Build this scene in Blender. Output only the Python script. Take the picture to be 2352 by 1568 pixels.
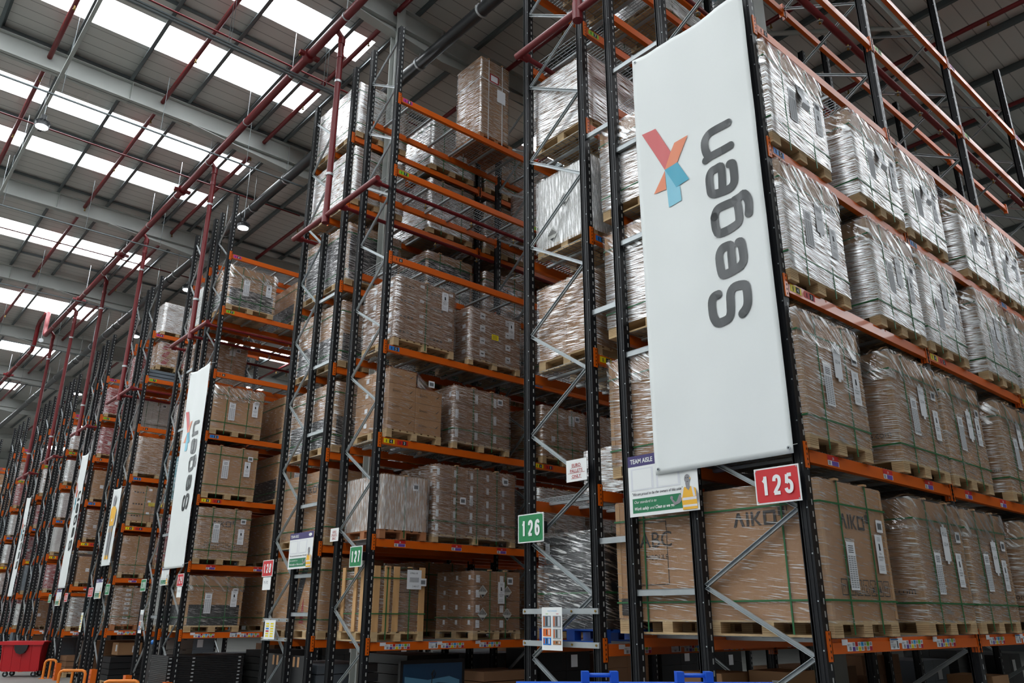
import bpy, math, random
from mathutils import Vector, Matrix, noise
random.seed(7)
SC = bpy.context.scene
COL = SC.collection
for o in list(bpy.data.objects):
    bpy.data.objects.remove(o)

# ------------------------------------------------------------------ camera
YAW, PITCH, ROLL = math.radians(-48.90055928), math.radians(19.23828057), math.radians(0.18731158)
FPX = 1812.7042
CAM = Vector((3.42404273, -6.30628538, 1.72))
fw = Vector((math.sin(YAW) * math.cos(PITCH), math.cos(YAW) * math.cos(PITCH), math.sin(PITCH)))
rt = Vector((math.cos(YAW), -math.sin(YAW), 0)); up = rt.cross(fw)
R2 = rt * math.cos(ROLL) + up * math.sin(ROLL); U2 = -rt * math.sin(ROLL) + up * math.cos(ROLL)
cd = bpy.data.cameras.new('camera'); cam = bpy.data.objects.new('camera', cd); COL.objects.link(cam)
cd.sensor_width = 36; cd.sensor_fit = 'HORIZONTAL'; cd.lens = FPX / 2352 * 36; cd.clip_end = 400; cd.clip_start = .05
cam.matrix_world = Matrix(((R2.x, U2.x, -fw.x, CAM.x), (R2.y, U2.y, -fw.y, CAM.y), (R2.z, U2.z, -fw.z, CAM.z), (0, 0, 0, 1)))
SC.camera = cam

# ------------------------------------------------------------------ world, exposure
SKY_POWER = 13.0
w = bpy.data.worlds.new('sky'); SC.world = w; w.use_nodes = True
w.node_tree.nodes['Background'].inputs[0].default_value = (.75, .85, 1, 1)
w.node_tree.nodes['Background'].inputs[1].default_value = 1.0
SC.view_settings.view_transform = 'Standard'; SC.view_settings.look = 'None'
SC.view_settings.exposure = -0.22; SC.view_settings.gamma = 1.0; SC.view_settings.use_curve_mapping = False
cy = SC.cycles
cy.use_denoising = True; cy.use_adaptive_sampling = True; cy.adaptive_threshold = .03
cy.max_bounces = 6; cy.diffuse_bounces = 4; cy.glossy_bounces = 3; cy.transmission_bounces = 3; cy.transparent_max_bounces = 10
cy.sample_clamp_indirect = 6; cy.caustics_reflective = False; cy.caustics_refractive = False

# ------------------------------------------------------------------ materials
def srgb(r, g, b):
    f = lambda c: (c / 255 / 12.92) if c / 255 <= .04045 else ((c / 255 + .055) / 1.055) ** 2.4
    return (f(r), f(g), f(b), 1)
MATS = {}
def mat(name, col, rough=.6, metal=0, spec=.5, vary=0, vscale=3, bump=0, bscale=30, coat=0, stretch=(1, 1, 1), rnd=0):
    m = bpy.data.materials.new(name); m.use_nodes = True; nt = m.node_tree; b = nt.nodes['Principled BSDF']
    c = srgb(*col); b.inputs['Base Color'].default_value = c; b.inputs['Roughness'].default_value = rough
    b.inputs['Metallic'].default_value = metal; b.inputs['Specular IOR Level'].default_value = spec
    b.inputs['Coat Weight'].default_value = coat
    if vary or bump or rnd:
        tc = nt.nodes.new('ShaderNodeTexCoord'); mp = nt.nodes.new('ShaderNodeMapping'); mp.inputs['Scale'].default_value = stretch
        nt.links.new(tc.outputs['Object'], mp.inputs[0])
    src = None
    if vary:
        n = nt.nodes.new('ShaderNodeTexNoise'); n.inputs['Scale'].default_value = vscale; n.inputs['Detail'].default_value = 4
        nt.links.new(mp.outputs[0], n.inputs['Vector'])
        r = nt.nodes.new('ShaderNodeMapRange'); r.inputs[1].default_value = .3; r.inputs[2].default_value = .7
        r.inputs[3].default_value = 1 - vary; r.inputs[4].default_value = 1 + vary
        nt.links.new(n.outputs[0], r.inputs[0]); src = r.outputs[0]
    if rnd:
        oi = nt.nodes.new('ShaderNodeObjectInfo'); r2 = nt.nodes.new('ShaderNodeMapRange')
        r2.inputs[3].default_value = 1 - rnd; r2.inputs[4].default_value = 1 + rnd
        nt.links.new(oi.outputs['Random'], r2.inputs[0])
        if src:
            mm = nt.nodes.new('ShaderNodeMath'); mm.operation = 'MULTIPLY'; nt.links.new(src, mm.inputs[0]); nt.links.new(r2.outputs[0], mm.inputs[1]); src = mm.outputs[0]
        else: src = r2.outputs[0]
    if src:
        v = nt.nodes.new('ShaderNodeVectorMath'); v.operation = 'SCALE'; v.inputs[0].default_value = c[:3]
        nt.links.new(src, v.inputs['Scale']); nt.links.new(v.outputs[0], b.inputs['Base Color'])
    if bump:
        n = nt.nodes.new('ShaderNodeTexNoise'); n.inputs['Scale'].default_value = bscale; n.inputs['Detail'].default_value = 3
        nt.links.new(mp.outputs[0], n.inputs['Vector'])
        bp = nt.nodes.new('ShaderNodeBump'); bp.inputs['Strength'].default_value = bump; bp.inputs['Distance'].default_value = .02
        nt.links.new(n.outputs[0], bp.inputs['Height']); nt.links.new(bp.outputs[0], b.inputs['Normal'])
    MATS[name] = m; return m
def emit(name, col, s):
    m = bpy.data.materials.new(name); m.use_nodes = True; nt = m.node_tree
    nt.nodes.remove(nt.nodes['Principled BSDF']); e = nt.nodes.new('ShaderNodeEmission')
    e.inputs[0].default_value = srgb(*col); e.inputs[1].default_value = s
    nt.links.new(e.outputs[0], nt.nodes['Material Output'].inputs[0]); MATS[name] = m; return m
def slotted(name, col):
    """dark painted upright steel with two columns of slots coloured onto the faces that look along x"""
    m = mat(name, col, .42, 0, .3); nt = m.node_tree; N = nt.nodes; Lk = nt.links
    def math_(op, a, b=None):
        n = N.new('ShaderNodeMath'); n.operation = op
        for i, q in enumerate((a, b)):
            if q is None: continue
            if isinstance(q, (int, float)): n.inputs[i].default_value = q
            else: Lk.new(q, n.inputs[i])
        return n.outputs[0]
    tc = N.new('ShaderNodeTexCoord'); sx = N.new('ShaderNodeSeparateXYZ'); Lk.new(tc.outputs['Object'], sx.inputs[0])
    fz = math_('FRACT', math_('DIVIDE', sx.outputs['Z'], .1))
    g = N.new('ShaderNodeNewGeometry'); nx = N.new('ShaderNodeSeparateXYZ'); Lk.new(g.outputs['Normal'], nx.inputs[0])
    fx = math_('GREATER_THAN', math_('ABSOLUTE', nx.outputs['X']), .5)
    for yc, hw, hh, colr in ((.062, .009, .24, (172, 174, 172)), (.026, .006, .12, (8, 8, 9))):  # slots are colour only: pale column for light coming through, the other dark
        inz = math_('LESS_THAN', math_('ABSOLUTE', math_('SUBTRACT', fz, .5)), hh)
        iny = math_('LESS_THAN', math_('ABSOLUTE', math_('SUBTRACT', sx.outputs['Y'], yc)), hw)
        slot_mask = math_('MULTIPLY', math_('MULTIPLY', inz, iny), fx)
        mx = N.new('ShaderNodeMix'); mx.data_type = 'RGBA'; Lk.new(slot_mask, mx.inputs[0])
        if yc > .05: mx.inputs[6].default_value = srgb(*col)
        else: Lk.new(last, mx.inputs[6])
        mx.inputs[7].default_value = srgb(*colr); last = mx.outputs[2]
    Lk.new(last, N['Principled BSDF'].inputs['Base Color']); return m
def film(name, lo, hi, white, zs=26, tint=(.97, .97, .97), rough=.16, hs=2.4, t0=.53, t1=.61):
    """stretch film: clear plastic with glossy horizontal creases and a little milky haze"""
    m = bpy.data.materials.new(name); m.use_nodes = True; nt = m.node_tree; N = nt.nodes; Lk = nt.links; N.remove(N['Principled BSDF'])
    tc = N.new('ShaderNodeTexCoord'); oi = N.new('ShaderNodeObjectInfo')
    sx = N.new('ShaderNodeSeparateXYZ'); Lk.new(tc.outputs['Object'], sx.inputs[0])
    h = N.new('ShaderNodeMath'); h.operation = 'ADD'; Lk.new(sx.outputs[0], h.inputs[0]); Lk.new(sx.outputs[1], h.inputs[1])
    r7 = N.new('ShaderNodeMath'); r7.operation = 'MULTIPLY_ADD'; Lk.new(oi.outputs['Random'], r7.inputs[0]); r7.inputs[1].default_value = 17
    Lk.new(h.outputs[0], r7.inputs[2])
    zz = N.new('ShaderNodeMath'); zz.operation = 'MULTIPLY'; Lk.new(sx.outputs[2], zz.inputs[0]); zz.inputs[1].default_value = zs
    zt = N.new('ShaderNodeMath'); zt.operation = 'MULTIPLY_ADD'; Lk.new(h.outputs[0], zt.inputs[0]); zt.inputs[1].default_value = 7 if zs > 5 else .3; Lk.new(zz.outputs[0], zt.inputs[2])
    cx = N.new('ShaderNodeCombineXYZ'); h2 = N.new('ShaderNodeMath'); h2.operation = 'MULTIPLY'; h2.inputs[1].default_value = hs
    Lk.new(r7.outputs[0], h2.inputs[0]); Lk.new(h2.outputs[0], cx.inputs[0]); Lk.new(zt.outputs[0], cx.inputs[2])
    n1 = N.new('ShaderNodeTexNoise'); n1.inputs['Scale'].default_value = 1.6; n1.inputs['Detail'].default_value = 3; n1.inputs['Roughness'].default_value = .55
    Lk.new(cx.outputs[0], n1.inputs['Vector'])
    n2 = N.new('ShaderNodeTexNoise'); n2.inputs['Scale'].default_value = 2.2; n2.inputs['Detail'].default_value = 2
    mp2 = N.new('ShaderNodeVectorMath'); mp2.operation = 'ADD'; Lk.new(tc.outputs['Object'], mp2.inputs[0]); Lk.new(oi.outputs['Random'], mp2.inputs[1])
    Lk.new(mp2.outputs[0], n2.inputs['Vector'])
    bp = N.new('ShaderNodeBump'); bp.inputs['Strength'].default_value = 1.0; bp.inputs['Distance'].default_value = .035
    ad = N.new('ShaderNodeMath'); ad.operation = 'MULTIPLY_ADD'; Lk.new(n2.outputs[0], ad.inputs[0]); ad.inputs[1].default_value = .8; Lk.new(n1.outputs[0], ad.inputs[2])
    Lk.new(ad.outputs[0], bp.inputs['Height'])
    gl = N.new('ShaderNodeBsdfGlossy'); gl.inputs[0].default_value = (*tint, 1); gl.inputs['Roughness'].default_value = rough
    Lk.new(bp.outputs[0], gl.inputs['Normal'])
    df = N.new('ShaderNodeBsdfDiffuse'); df.inputs[0].default_value = (*tint, 1)
    tr = N.new('ShaderNodeBsdfTransparent')
    r = N.new('ShaderNodeMapRange'); r.inputs[1].default_value = t0; r.inputs[2].default_value = t1; r.inputs[3].default_value = lo; r.inputs[4].default_value = hi
    Lk.new(n1.outputs[0], r.inputs[0])
    rw = N.new('ShaderNodeMapRange'); rw.inputs[1].default_value = .45; rw.inputs[2].default_value = .7; rw.inputs[3].default_value = white * .4; rw.inputs[4].default_value = white * 1.6
    Lk.new(n1.outputs[0], rw.inputs[0])
    m1 = N.new('ShaderNodeMixShader'); Lk.new(rw.outputs[0], m1.inputs[0]); Lk.new(tr.outputs[0], m1.inputs[1]); Lk.new(df.outputs[0], m1.inputs[2])
    m2 = N.new('ShaderNodeMixShader'); m2.inputs[0].default_value = lo; Lk.new(m1.outputs[0], m2.inputs[1]); Lk.new(gl.outputs[0], m2.inputs[2])
    gs = N.new('ShaderNodeBsdfGlossy'); gs.inputs[0].default_value = (*tint, 1); gs.inputs['Roughness'].default_value = .38
    r.inputs[3].default_value = 0
    m3 = N.new('ShaderNodeMixShader'); Lk.new(r.outputs[0], m3.inputs[0]); Lk.new(m2.outputs[0], m3.inputs[1]); Lk.new(gs.outputs[0], m3.inputs[2])
    Lk.new(m3.outputs[0], N['Material Output'].inputs[0]); MATS[name] = m; return m
mat('carton', (160, 120, 83), .75, vary=.06, vscale=2, rnd=.08)
mat('carton_dark', (140, 103, 74), .75, vary=.06, vscale=2, rnd=.08)
mat('carton_edge', (174, 136, 97), .7)
mat('carton_print', (48, 42, 38), .7)
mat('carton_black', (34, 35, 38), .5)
mat('carton_white', (205, 205, 200), .6)
mat('carton_red', (150, 40, 44), .6)
mat('wood', (188, 160, 120), .8, vary=.14, vscale=6, stretch=(1, 1, 4), rnd=.1)
mat('wood_layer', (150, 118, 82), .85)
mat('wood_red', (170, 112, 74), .8, vary=.14, vscale=6, rnd=.1)
mat('wood_pine', (198, 154, 104), .7, vary=.12, vscale=3, stretch=(4, 4, .6))
mat('blue_plastic', (28, 78, 168), .4)
mat('strap_green', (34, 96, 52), .45)
mat('strap_white', (215, 218, 220), .4)
mat('paper', (222, 224, 228), .6)
mat('ink', (40, 42, 46), .7)
mat('grey_ink', (140, 142, 146), .7)
slotted('upright_paint', (27, 28, 31))
mat('upright_solid', (27, 28, 31), .4, 0, .35)
mat('galvanised', (172, 178, 180), .42, .55, vary=.08, vscale=8)
mat('wire', (160, 165, 168), .45, .5)
mat('orange_paint', (214, 96, 12), .38, 0, .5, vary=.05, vscale=1.5, coat=.15)
mat('orange_guard', (226, 128, 40), .45, vary=.08)
mat('red_pipe', (112, 22, 27), .4)
mat('black_pipe', (40, 42, 44), .35, coat=.2)
mat('pipe_clip', (190, 194, 196), .4, .4)
mat('brass', (150, 120, 60), .4, .8)
mat('sheet_white', (200, 199, 195), .55, vary=.03, vscale=.5)
mat('sheet_pink', (200, 199, 195), .55)
mat('purlin_steel', (96, 104, 106), .45, .35, vary=.05)
mat('rafter_paint', (176, 180, 176), .5, vary=.03)
mat('banner_cloth', (228, 232, 230), .5, bump=.25, bscale=1.4, stretch=(1, 1, .5))
mat('banner_ink', (48, 52, 53), .25, 0, .6)
mat('logo_red', (206, 92, 92), .4); mat('logo_orange', (226, 132, 92), .4)
mat('logo_teal', (52, 160, 186), .4); mat('logo_sky', (124, 192, 212), .4)
mat('sign_red', (206, 40, 46), .4); mat('sign_green', (22, 128, 74), .4); mat('sign_white', (236, 238, 236), .4)
mat('sign_purple', (66, 56, 110), .4); mat('sign_teal', (30, 120, 78), .4); mat('sign_ink', (36, 36, 44), .5)
mat('euro_red', (170, 40, 36), .5)
mat('skin_grey', (140, 138, 140), .5); mat('vest', (238, 180, 50), .5); mat('vest_band', (222, 220, 222), .5)
for n_, c_ in dict(yellow=(236, 214, 30), red=(196, 36, 36), blue=(40, 120, 200), green=(130, 190, 40), magenta=(176, 50, 140), purple=(104, 72, 160),
                   cyan=(50, 160, 220), orange=(220, 110, 50), crimson=(190, 30, 70)).items(): mat('tag_' + n_, c_, .45)
mat('concrete', (128, 128, 124), .5, vary=.1, vscale=.8)
mat('wall_paint', (205, 206, 203), .7)
mat('wall_dark', (52, 54, 56), .7)  # rear wall colour darkened to stand in for shade among longer racks
mat('red_plastic', (186, 26, 34), .4); mat('black_plastic', (24, 24, 26), .45); mat('bin_blue', (26, 88, 190), .38)
mat('tyre', (26, 26, 27), .7); mat('teal_film', (60, 150, 170), .3); mat('steel_grey', (120, 134, 144), .4, .4)
mat('grey_plastic', (96, 104, 112), .5); mat('dark_load', (40, 42, 44), .35); mat('hazard', (60, 62, 60), .5)
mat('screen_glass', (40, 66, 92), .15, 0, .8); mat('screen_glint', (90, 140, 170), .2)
mat('lamp_body', (52, 54, 56), .5)
emit('lamp_glow', (240, 248, 255), 30)
emit('skylight_glow', (246, 251, 255), SKY_POWER)
film('wrap_film', .09, .85, .02, 74, rough=.12, t0=.52, t1=.59)
film('wrap_clear', .06, .5, .012, 55, rough=.1, t0=.57, t1=.63)
film('wrap_heavy', .3, 1.0, .06, 66, rough=.16, t0=.46, t1=.56)
film('wrap_white', .12, .3, .5, 3, rough=.2, hs=26)
film('hood_film', .14, .8, .07, 9, rough=.14)
film('wrap_dark', .1, .8, .01, 30, rough=.1)

def ceiling_ribs(m):
    nt = m.node_tree; N = nt.nodes; b = N['Principled BSDF']
    tc = N.new('ShaderNodeTexCoord'); sx = N.new('ShaderNodeSeparateXYZ'); nt.links.new(tc.outputs['Object'], sx.inputs[0])
    a = N.new('ShaderNodeMath'); a.operation = 'DIVIDE'; a.inputs[1].default_value = .333; nt.links.new(sx.outputs[0], a.inputs[0])
    f = N.new('ShaderNodeMath'); f.operation = 'FRACT'; nt.links.new(a.outputs[0], f.inputs[0])
    l = N.new('ShaderNodeMath'); l.operation = 'LESS_THAN'; l.inputs[1].default_value = .07; nt.links.new(f.outputs[0], l.inputs[0])
    mx = N.new('ShaderNodeMix'); mx.data_type = 'RGBA'; nt.links.new(l.outputs[0], mx.inputs[0])
    mx.inputs[6].default_value = srgb(206, 205, 200); mx.inputs[7].default_value = srgb(150, 150, 147)
    nt.links.new(mx.outputs[2], b.inputs['Base Color'])
ceiling_ribs(MATS['sheet_white'])

# ------------------------------------------------------------------ mesh builder
TXT = {}
def text_geo(s, bold=0, shear=0):
    key = (s, bold, shear)
    if key not in TXT:
        c = bpy.data.curves.new('t', 'FONT'); c.body = s; c.size = 1; c.offset = bold; c.shear = shear; c.resolution_u = 3; c.fill_mode = 'FRONT'
        o = bpy.data.objects.new('t', c); COL.objects.link(o); bpy.context.view_layer.update()
        me = bpy.data.meshes.new_from_object(o)
        vs = [v.co.copy() for v in me.vertices]; fs = [list(p.vertices) for p in me.polygons]
        bpy.data.objects.remove(o); bpy.data.meshes.remove(me); bpy.data.curves.remove(c)
        xs = [v.x for v in vs] or [0]; ys = [v.y for v in vs] or [0]
        TXT[key] = (vs, fs, min(xs), max(xs), min(ys), max(ys))
    return TXT[key]
def smooth_path(pts, n=4):
    out = []; P = [Vector((a, b)) for a, b in pts]
    for i in range(len(P) - 1):
        p0 = P[max(i - 1, 0)]; p1 = P[i]; p2 = P[i + 1]; p3 = P[min(i + 2, len(P) - 1)]
        for k in range(n):
            t = k / n; out.append(.5 * ((2 * p1) + (p2 - p0) * t + (2 * p0 - 5 * p1 + 4 * p2 - p3) * t * t + (3 * p1 - p0 - 3 * p2 + p3) * t ** 3))
    out.append(P[-1]); return out
DIG = {'0': [[(.5, 0), (.2, .06), (.06, .3), (.06, .7), (.2, .94), (.5, 1), (.8, .94), (.94, .7), (.94, .3), (.8, .06), (.5, 0)]],
       '1': [[(.22, .72), (.45, .82), (.62, 1)], [(.62, 1.07), (.62, -.07)]], '2': [[(.1, .72), (.18, .92), (.5, 1), (.82, .92), (.9, .7), (.75, .45), (.35, .2), (.1, 0)], [(.02, 0), (.95, 0)]],
       '3': [[(.1, .78), (.25, .96), (.5, 1), (.8, .93), (.86, .74), (.72, .57), (.42, .53)], [(.42, .53), (.78, .48), (.92, .27), (.8, .06), (.5, 0), (.2, .05), (.08, .25)]],
       '4': [[(.7, -.07), (.7, 1.0)], [(.66, 1), (.05, .27)], [(.0, .25), (1, .25)]], '5': [[(.88, 1), (.28, 1)], [(.26, 1.03), (.17, .5)], [(.15, .5), (.35, .62), (.6, .62), (.86, .48), (.92, .3), (.8, .07), (.5, 0), (.2, .06), (.08, .22)]],
       '6': [[(.86, .82), (.72, .97), (.5, 1), (.2, .88), (.07, .5), (.12, .15), (.35, 0), (.6, 0), (.86, .12), (.92, .32), (.82, .53), (.55, .61), (.28, .56), (.1, .38)]],
       '7': [[(.04, 1), (.96, 1)], [(.92, .98), (.6, .55), (.42, -.07)]], '8': [[(.5, .54), (.2, .64), (.14, .8), (.25, .96), (.5, 1), (.75, .96), (.86, .8), (.8, .64), (.5, .54)], [(.5, .54), (.15, .43), (.07, .22), (.2, .04), (.5, 0), (.8, .04), (.93, .22), (.85, .43), (.5, .54)]],
       '9': [[(.14, .18), (.28, .03), (.5, 0), (.8, .12), (.93, .5), (.88, .85), (.65, 1), (.4, 1), (.14, .88), (.08, .68), (.18, .47), (.45, .39), (.72, .44), (.9, .62)]]}
class MB:
    def digits(s, t, o, u, v, a, b, w_, h_, m, lift=.002):
        """bold upright numerals filling w_ x h_"""
        o, u, v = Vector(o), Vector(u), Vector(v); o = o + u.cross(v) * lift; n = len(t); cw = w_ / (n + (n - 1) * .22) ; th = h_ * .088
        for i, c in enumerate(t):
            x0 = a + i * cw * 1.22 + th; ww = cw - 2 * th; hh = h_ - 2 * th
            nrm = u.cross(v)
            for pi, pts in enumerate(DIG[c]):
                q = [Vector((x0 + p * ww, b + th + r * hh)) for p, r in pts]
                if len(q) > 2: q = [Vector(k) for k in smooth_path([tuple(k) for k in q])]
                vs = []
                for k, p in enumerate(q):
                    d = (q[min(k + 1, len(q) - 1)] - q[max(k - 1, 0)]).normalized(); nn = Vector((-d.y, d.x)) * th
                    if len(pts) > 2 and pts[0] == pts[-1] and k in (0, len(q) - 1): d = (q[1] - q[-2]).normalized(); nn = Vector((-d.y, d.x)) * th
                    for g in (-1, 1): e = p + nn * g; vs.append(o + u * e.x + v * e.y + nrm * (.00012 * k + .004 * pi))
                s.add(vs, [(2 * k, 2 * k + 1, 2 * k + 3, 2 * k + 2) for k in range(len(q) - 1)], m)
        return s
    def __init__(s): s.v = []; s.f = []; s.m = []; s.mats = []; s.smooth = []
    def mi(s, m):
        if m not in s.mats: s.mats.append(m)
        return s.mats.index(m)
    def add(s, vs, fs, m, sm=False):
        b = len(s.v); s.v += [tuple(v) for v in vs]; k = s.mi(m)
        for f in fs: s.f.append([b + i for i in f]); s.m.append(k); s.smooth.append(sm)
        return s
    def box(s, x0, x1, y0, y1, z0, z1, m):
        vs = [(x, y, z) for x in (x0, x1) for y in (y0, y1) for z in (z0, z1)]
        return s.add(vs, [(0, 1, 3, 2), (4, 6, 7, 5), (0, 4, 5, 1), (2, 3, 7, 6), (0, 2, 6, 4), (1, 5, 7, 3)], m)
    def bar(s, p, q, w_, h_, m, upv=(0, 0, 1)):
        p, q = Vector(p), Vector(q); d = (q - p).normalized(); a = d.cross(Vector(upv))
        if a.length < 1e-4: a = d.cross(Vector((1, 0, 0)))
        a.normalize(); b = a.cross(d)
        vs = [c + a * (i * w_ / 2) + b * (j * h_ / 2) for c in (p, q) for i in (-1, 1) for j in (-1, 1)]
        return s.add(vs, [(0, 1, 3, 2), (4, 6, 7, 5), (0, 4, 5, 1), (2, 3, 7, 6), (0, 2, 6, 4), (1, 5, 7, 3)], m)
    def tube(s, pts, r, m, seg=10, cap=True):
        pts = [Vector(p) for p in pts]; rings = []; n = len(pts); pa = None
        for i, p in enumerate(pts):
            d = (pts[min(i + 1, n - 1)] - pts[max(i - 1, 0)]).normalized()
            a = (d.cross(Vector((0, 0, 1))) if abs(d.z) < .95 else d.cross(Vector((0, 1, 0)))) if pa is None else pa - d * pa.dot(d)
            a.normalize(); pa = a; b = d.cross(a); rr = r[i] if isinstance(r, (list, tuple)) else r
            rings.append([p + (a * math.cos(t) + b * math.sin(t)) * rr for t in [2 * math.pi * k / seg for k in range(seg)]])
        vs = [v for R in rings for v in R]
        fs = [(i * seg + k, i * seg + (k + 1) % seg, (i + 1) * seg + (k + 1) % seg, (i + 1) * seg + k) for i in range(n - 1) for k in range(seg)]
        s.add(vs, fs, m, True)
        if cap:
            s.add(rings[0], [tuple(range(seg))], m); s.add(rings[-1], [tuple(range(seg))[::-1]], m)
        return s
    def quad(s, pts, m): return s.add(pts, [tuple(range(len(pts)))], m)
    def rect(s, o, u, v, a, b, w_, h_, m, lift=0):
        """flat rectangle whose corner lies a along u and b along v from o"""
        o, u, v = Vector(o), Vector(u), Vector(v); n = u.cross(v)
        o = o + n * lift
        return s.add([o + u * a + v * b, o + u * (a + w_) + v * b, o + u * (a + w_) + v * (b + h_), o + u * a + v * (b + h_)], [(0, 1, 2, 3)], m)
    def poly(s, o, u, v, pts, m, lift=0):
        o, u, v = Vector(o), Vector(u), Vector(v); o = o + u.cross(v) * lift
        return s.add([o + u * a + v * b for a, b in pts], [tuple(range(len(pts)))], m)
    def text(s, t, o, u, v, a, b, h_, m, lift=0, wmax=None, bold=0, shear=0, center=False):
        """lettering: capital height h_, lower-left corner at (a, b) of the plane o,u,v"""
        vs, fs, x0, x1, y0, y1 = text_geo(t, bold, shear); k = h_ / .7; kx = k
        if wmax and (x1 - x0) * k > wmax: kx = wmax / max(x1 - x0, 1e-6)
        o, u, v = Vector(o), Vector(u), Vector(v); o = o + u.cross(v) * lift
        if center: a = a - (x1 - x0) * kx / 2
        s.add([o + u * (a + (p.x - x0) * kx) + v * (b + p.y * k) for p in vs], fs, m); return s
    def mesh(s, name, bevel=0):
        me = bpy.data.meshes.new(name); me.from_pydata(s.v, [], s.f)
        for m in s.mats: me.materials.append(MATS[m])
        me.polygons.foreach_set('material_index', s.m); me.polygons.foreach_set('use_smooth', s.smooth); me.update()
        return me
def link(name, me, parent=None, loc=(0, 0, 0), rotz=0):
    o = bpy.data.objects.new(name, me); COL.objects.link(o); o.location = loc; o.rotation_euler = (0, 0, rotz)
    if parent: o.parent = parent
    return o
def tag(o, label, cat, group=None):
    o['label'] = label; o['category'] = cat
    if group: o['group'] = group
    return o
def thing(name, loc, label, cat, group=None, rotz=0): return tag(link(name, None, None, loc, rotz), label, cat, group)
def struct(name, mb):
    o = link(name, mb.mesh(name)); o['kind'] = 'structure'; return o
X_, Y_, Z_ = (1, 0, 0), (0, 1, 0), (0, 0, 1)
NUM = ['zero', 'first', 'second', 'third', 'fourth', 'fifth', 'sixth', 'seventh', 'eighth', 'ninth', 'tenth']

# ------------------------------------------------------------------ building shell
CZ = 14.2
SKYX = [(10.9, 11.8), (4.3, 5.2), (1.5, 2.4), (-3.6, -2.8), (-6.2, -5.3), (-10.78, -9.88), (-13.5, -12.45), (-17.6, -16.75), (-20.2, -19.35), (-26.8, -25.4), (-34.1, -32.3),  # first strip is unseen, added for silver glare on the upper wraps
        (-41.2, -39.6), (-49.5, -47.8), (-58.6, -56.6), (-68, -66)]
XMIN, XMAX, YMIN, YMAX = -82, 24, -26, 46
SY = [(-24, 1.1), (6.3, 30)]
def zones(a): return SY[:1] if -8 < a < 1 else SY if a > 0 else [SY[0], (6.3, 12)]
m = MB(); m.box(XMIN, XMAX, YMIN, YMAX, -.2, 0, 'concrete'); struct('floor', m)
m = MB()
edges = sorted(SKYX, key=lambda a: a[0])
x = XMIN
for a, b in edges:
    m.box(x, a, YMIN, YMAX, CZ, CZ + .12, 'sheet_white')
    y = YMIN
    for s0, s1 in zones(a): m.box(a, b, y, s0, CZ, CZ + .12, 'sheet_white'); y = s1
    m.box(a, b, y, YMAX, CZ, CZ + .12, 'sheet_white'); x = b
m.box(x, XMAX, YMIN, YMAX, CZ, CZ + .12, 'sheet_white'); struct('ceiling', m)
k = 0
for a, b in edges[::-1]:
    for s0, s1 in zones(a):
        k += 1; m = MB(); m.box(a, b, s0, s1, CZ + .02, CZ + .06, 'skylight_glow'); struct('window_%d' % k, m)
for n_, q in dict(wall_front=(XMIN, XMAX, YMIN - .2, YMIN), wall_rear=(XMIN, XMAX, YMAX, YMAX + .2), wall_left=(XMIN - .2, XMIN, YMIN, YMAX), wall_right=(XMAX, XMAX + .2, YMIN, YMAX)).items():
    m = MB(); m.box(*q, 0, CZ + .12, 'wall_dark' if n_ == 'wall_rear' else 'wall_paint'); struct(n_, m)

# rafters: I-beams along y with haunches over the valley line
RAFT = [13, 5.6, -1.5, -8.45, -14.87, -22.0, -29.1, -36.4, -43.5, -51, -60, -70]
def rafter_mb():
    m = MB(); h, fl = .52, .11
    m.box(-.009, .009, YMIN, YMAX, CZ - .2 - h, CZ - .2, 'rafter_paint')
    for z in (CZ - .2 - h, CZ - .22): m.box(-fl, fl, YMIN, YMAX, z, z + .02, 'rafter_paint')
    for y0, d in ((1.9, -3.1), (1.9, 3.1)):
        zt, zb = CZ - .2 - h, CZ - .2 - h - .32
        m.add([(a, b, c) for a in (-.009, .009) for b, c in ((y0 + d, zt), (y0, zt), (y0, zb))], [(0, 1, 2), (3, 5, 4), (0, 2, 5, 3)], 'rafter_paint')
        m.add([(a, b, c) for a in (-fl, fl) for b, c in ((y0 + d, zt - .01), (y0, zb - .01), (y0, zb + .01), (y0 + d, zt + .01))],
              [(0, 1, 5, 4), (3, 7, 6, 2), (0, 3, 2, 1), (4, 5, 6, 7), (0, 4, 7, 3)], 'rafter_paint')
    for y in (-10.5, -2.7, 1.9, 6): m.box(-fl, fl, y, y + .012, CZ - .2 - h, CZ - .2, 'rafter_paint')
    return m.mesh('rafter')
rm = rafter_mb(); first = None
for i, x in enumerate(RAFT):
    o = link('roof_rafter', rm, None, (x, 0, 0)); tag(o, 'pale grey steel roof rafter, %s from the right end' % (NUM[i + 1] if i < 10 else 'among the furthest'), 'rafter', 'steel roof rafters')
# purlins
PURL = [-24, -21, -18, -15, -12, -9.5, -7, -5.5, -4.1, -2.72, -1.33, -.03, .42, 1.27, 2.9, 4.6, 6.2, 7.8, 9.5, 11.2, 12.9, 14.6, 16.3, 18, 20, 22, 24, 27, 30, 34, 38, 42]
m = MB(); m.box(XMIN, XMAX, -.006, .006, CZ - .2, CZ - .002, 'purlin_steel'); m.box(XMIN, XMAX, -.006, .06, CZ - .012, CZ - .002, 'purlin_steel'); m.box(XMIN, XMAX, -.06, .006, CZ - .2, CZ - .19, 'purlin_steel')
m.box(XMIN, XMAX, -.075, -.06, CZ - .2, CZ - .17, 'purlin_steel')
pm = m.mesh('purlin')
for i, y in enumerate(PURL):
    tag(link('roof_purlin', pm, None, (0, y, 0)), 'dark grey steel purlin crossing under the roof sheets and skylights', 'purlin', 'roof purlins')
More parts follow.
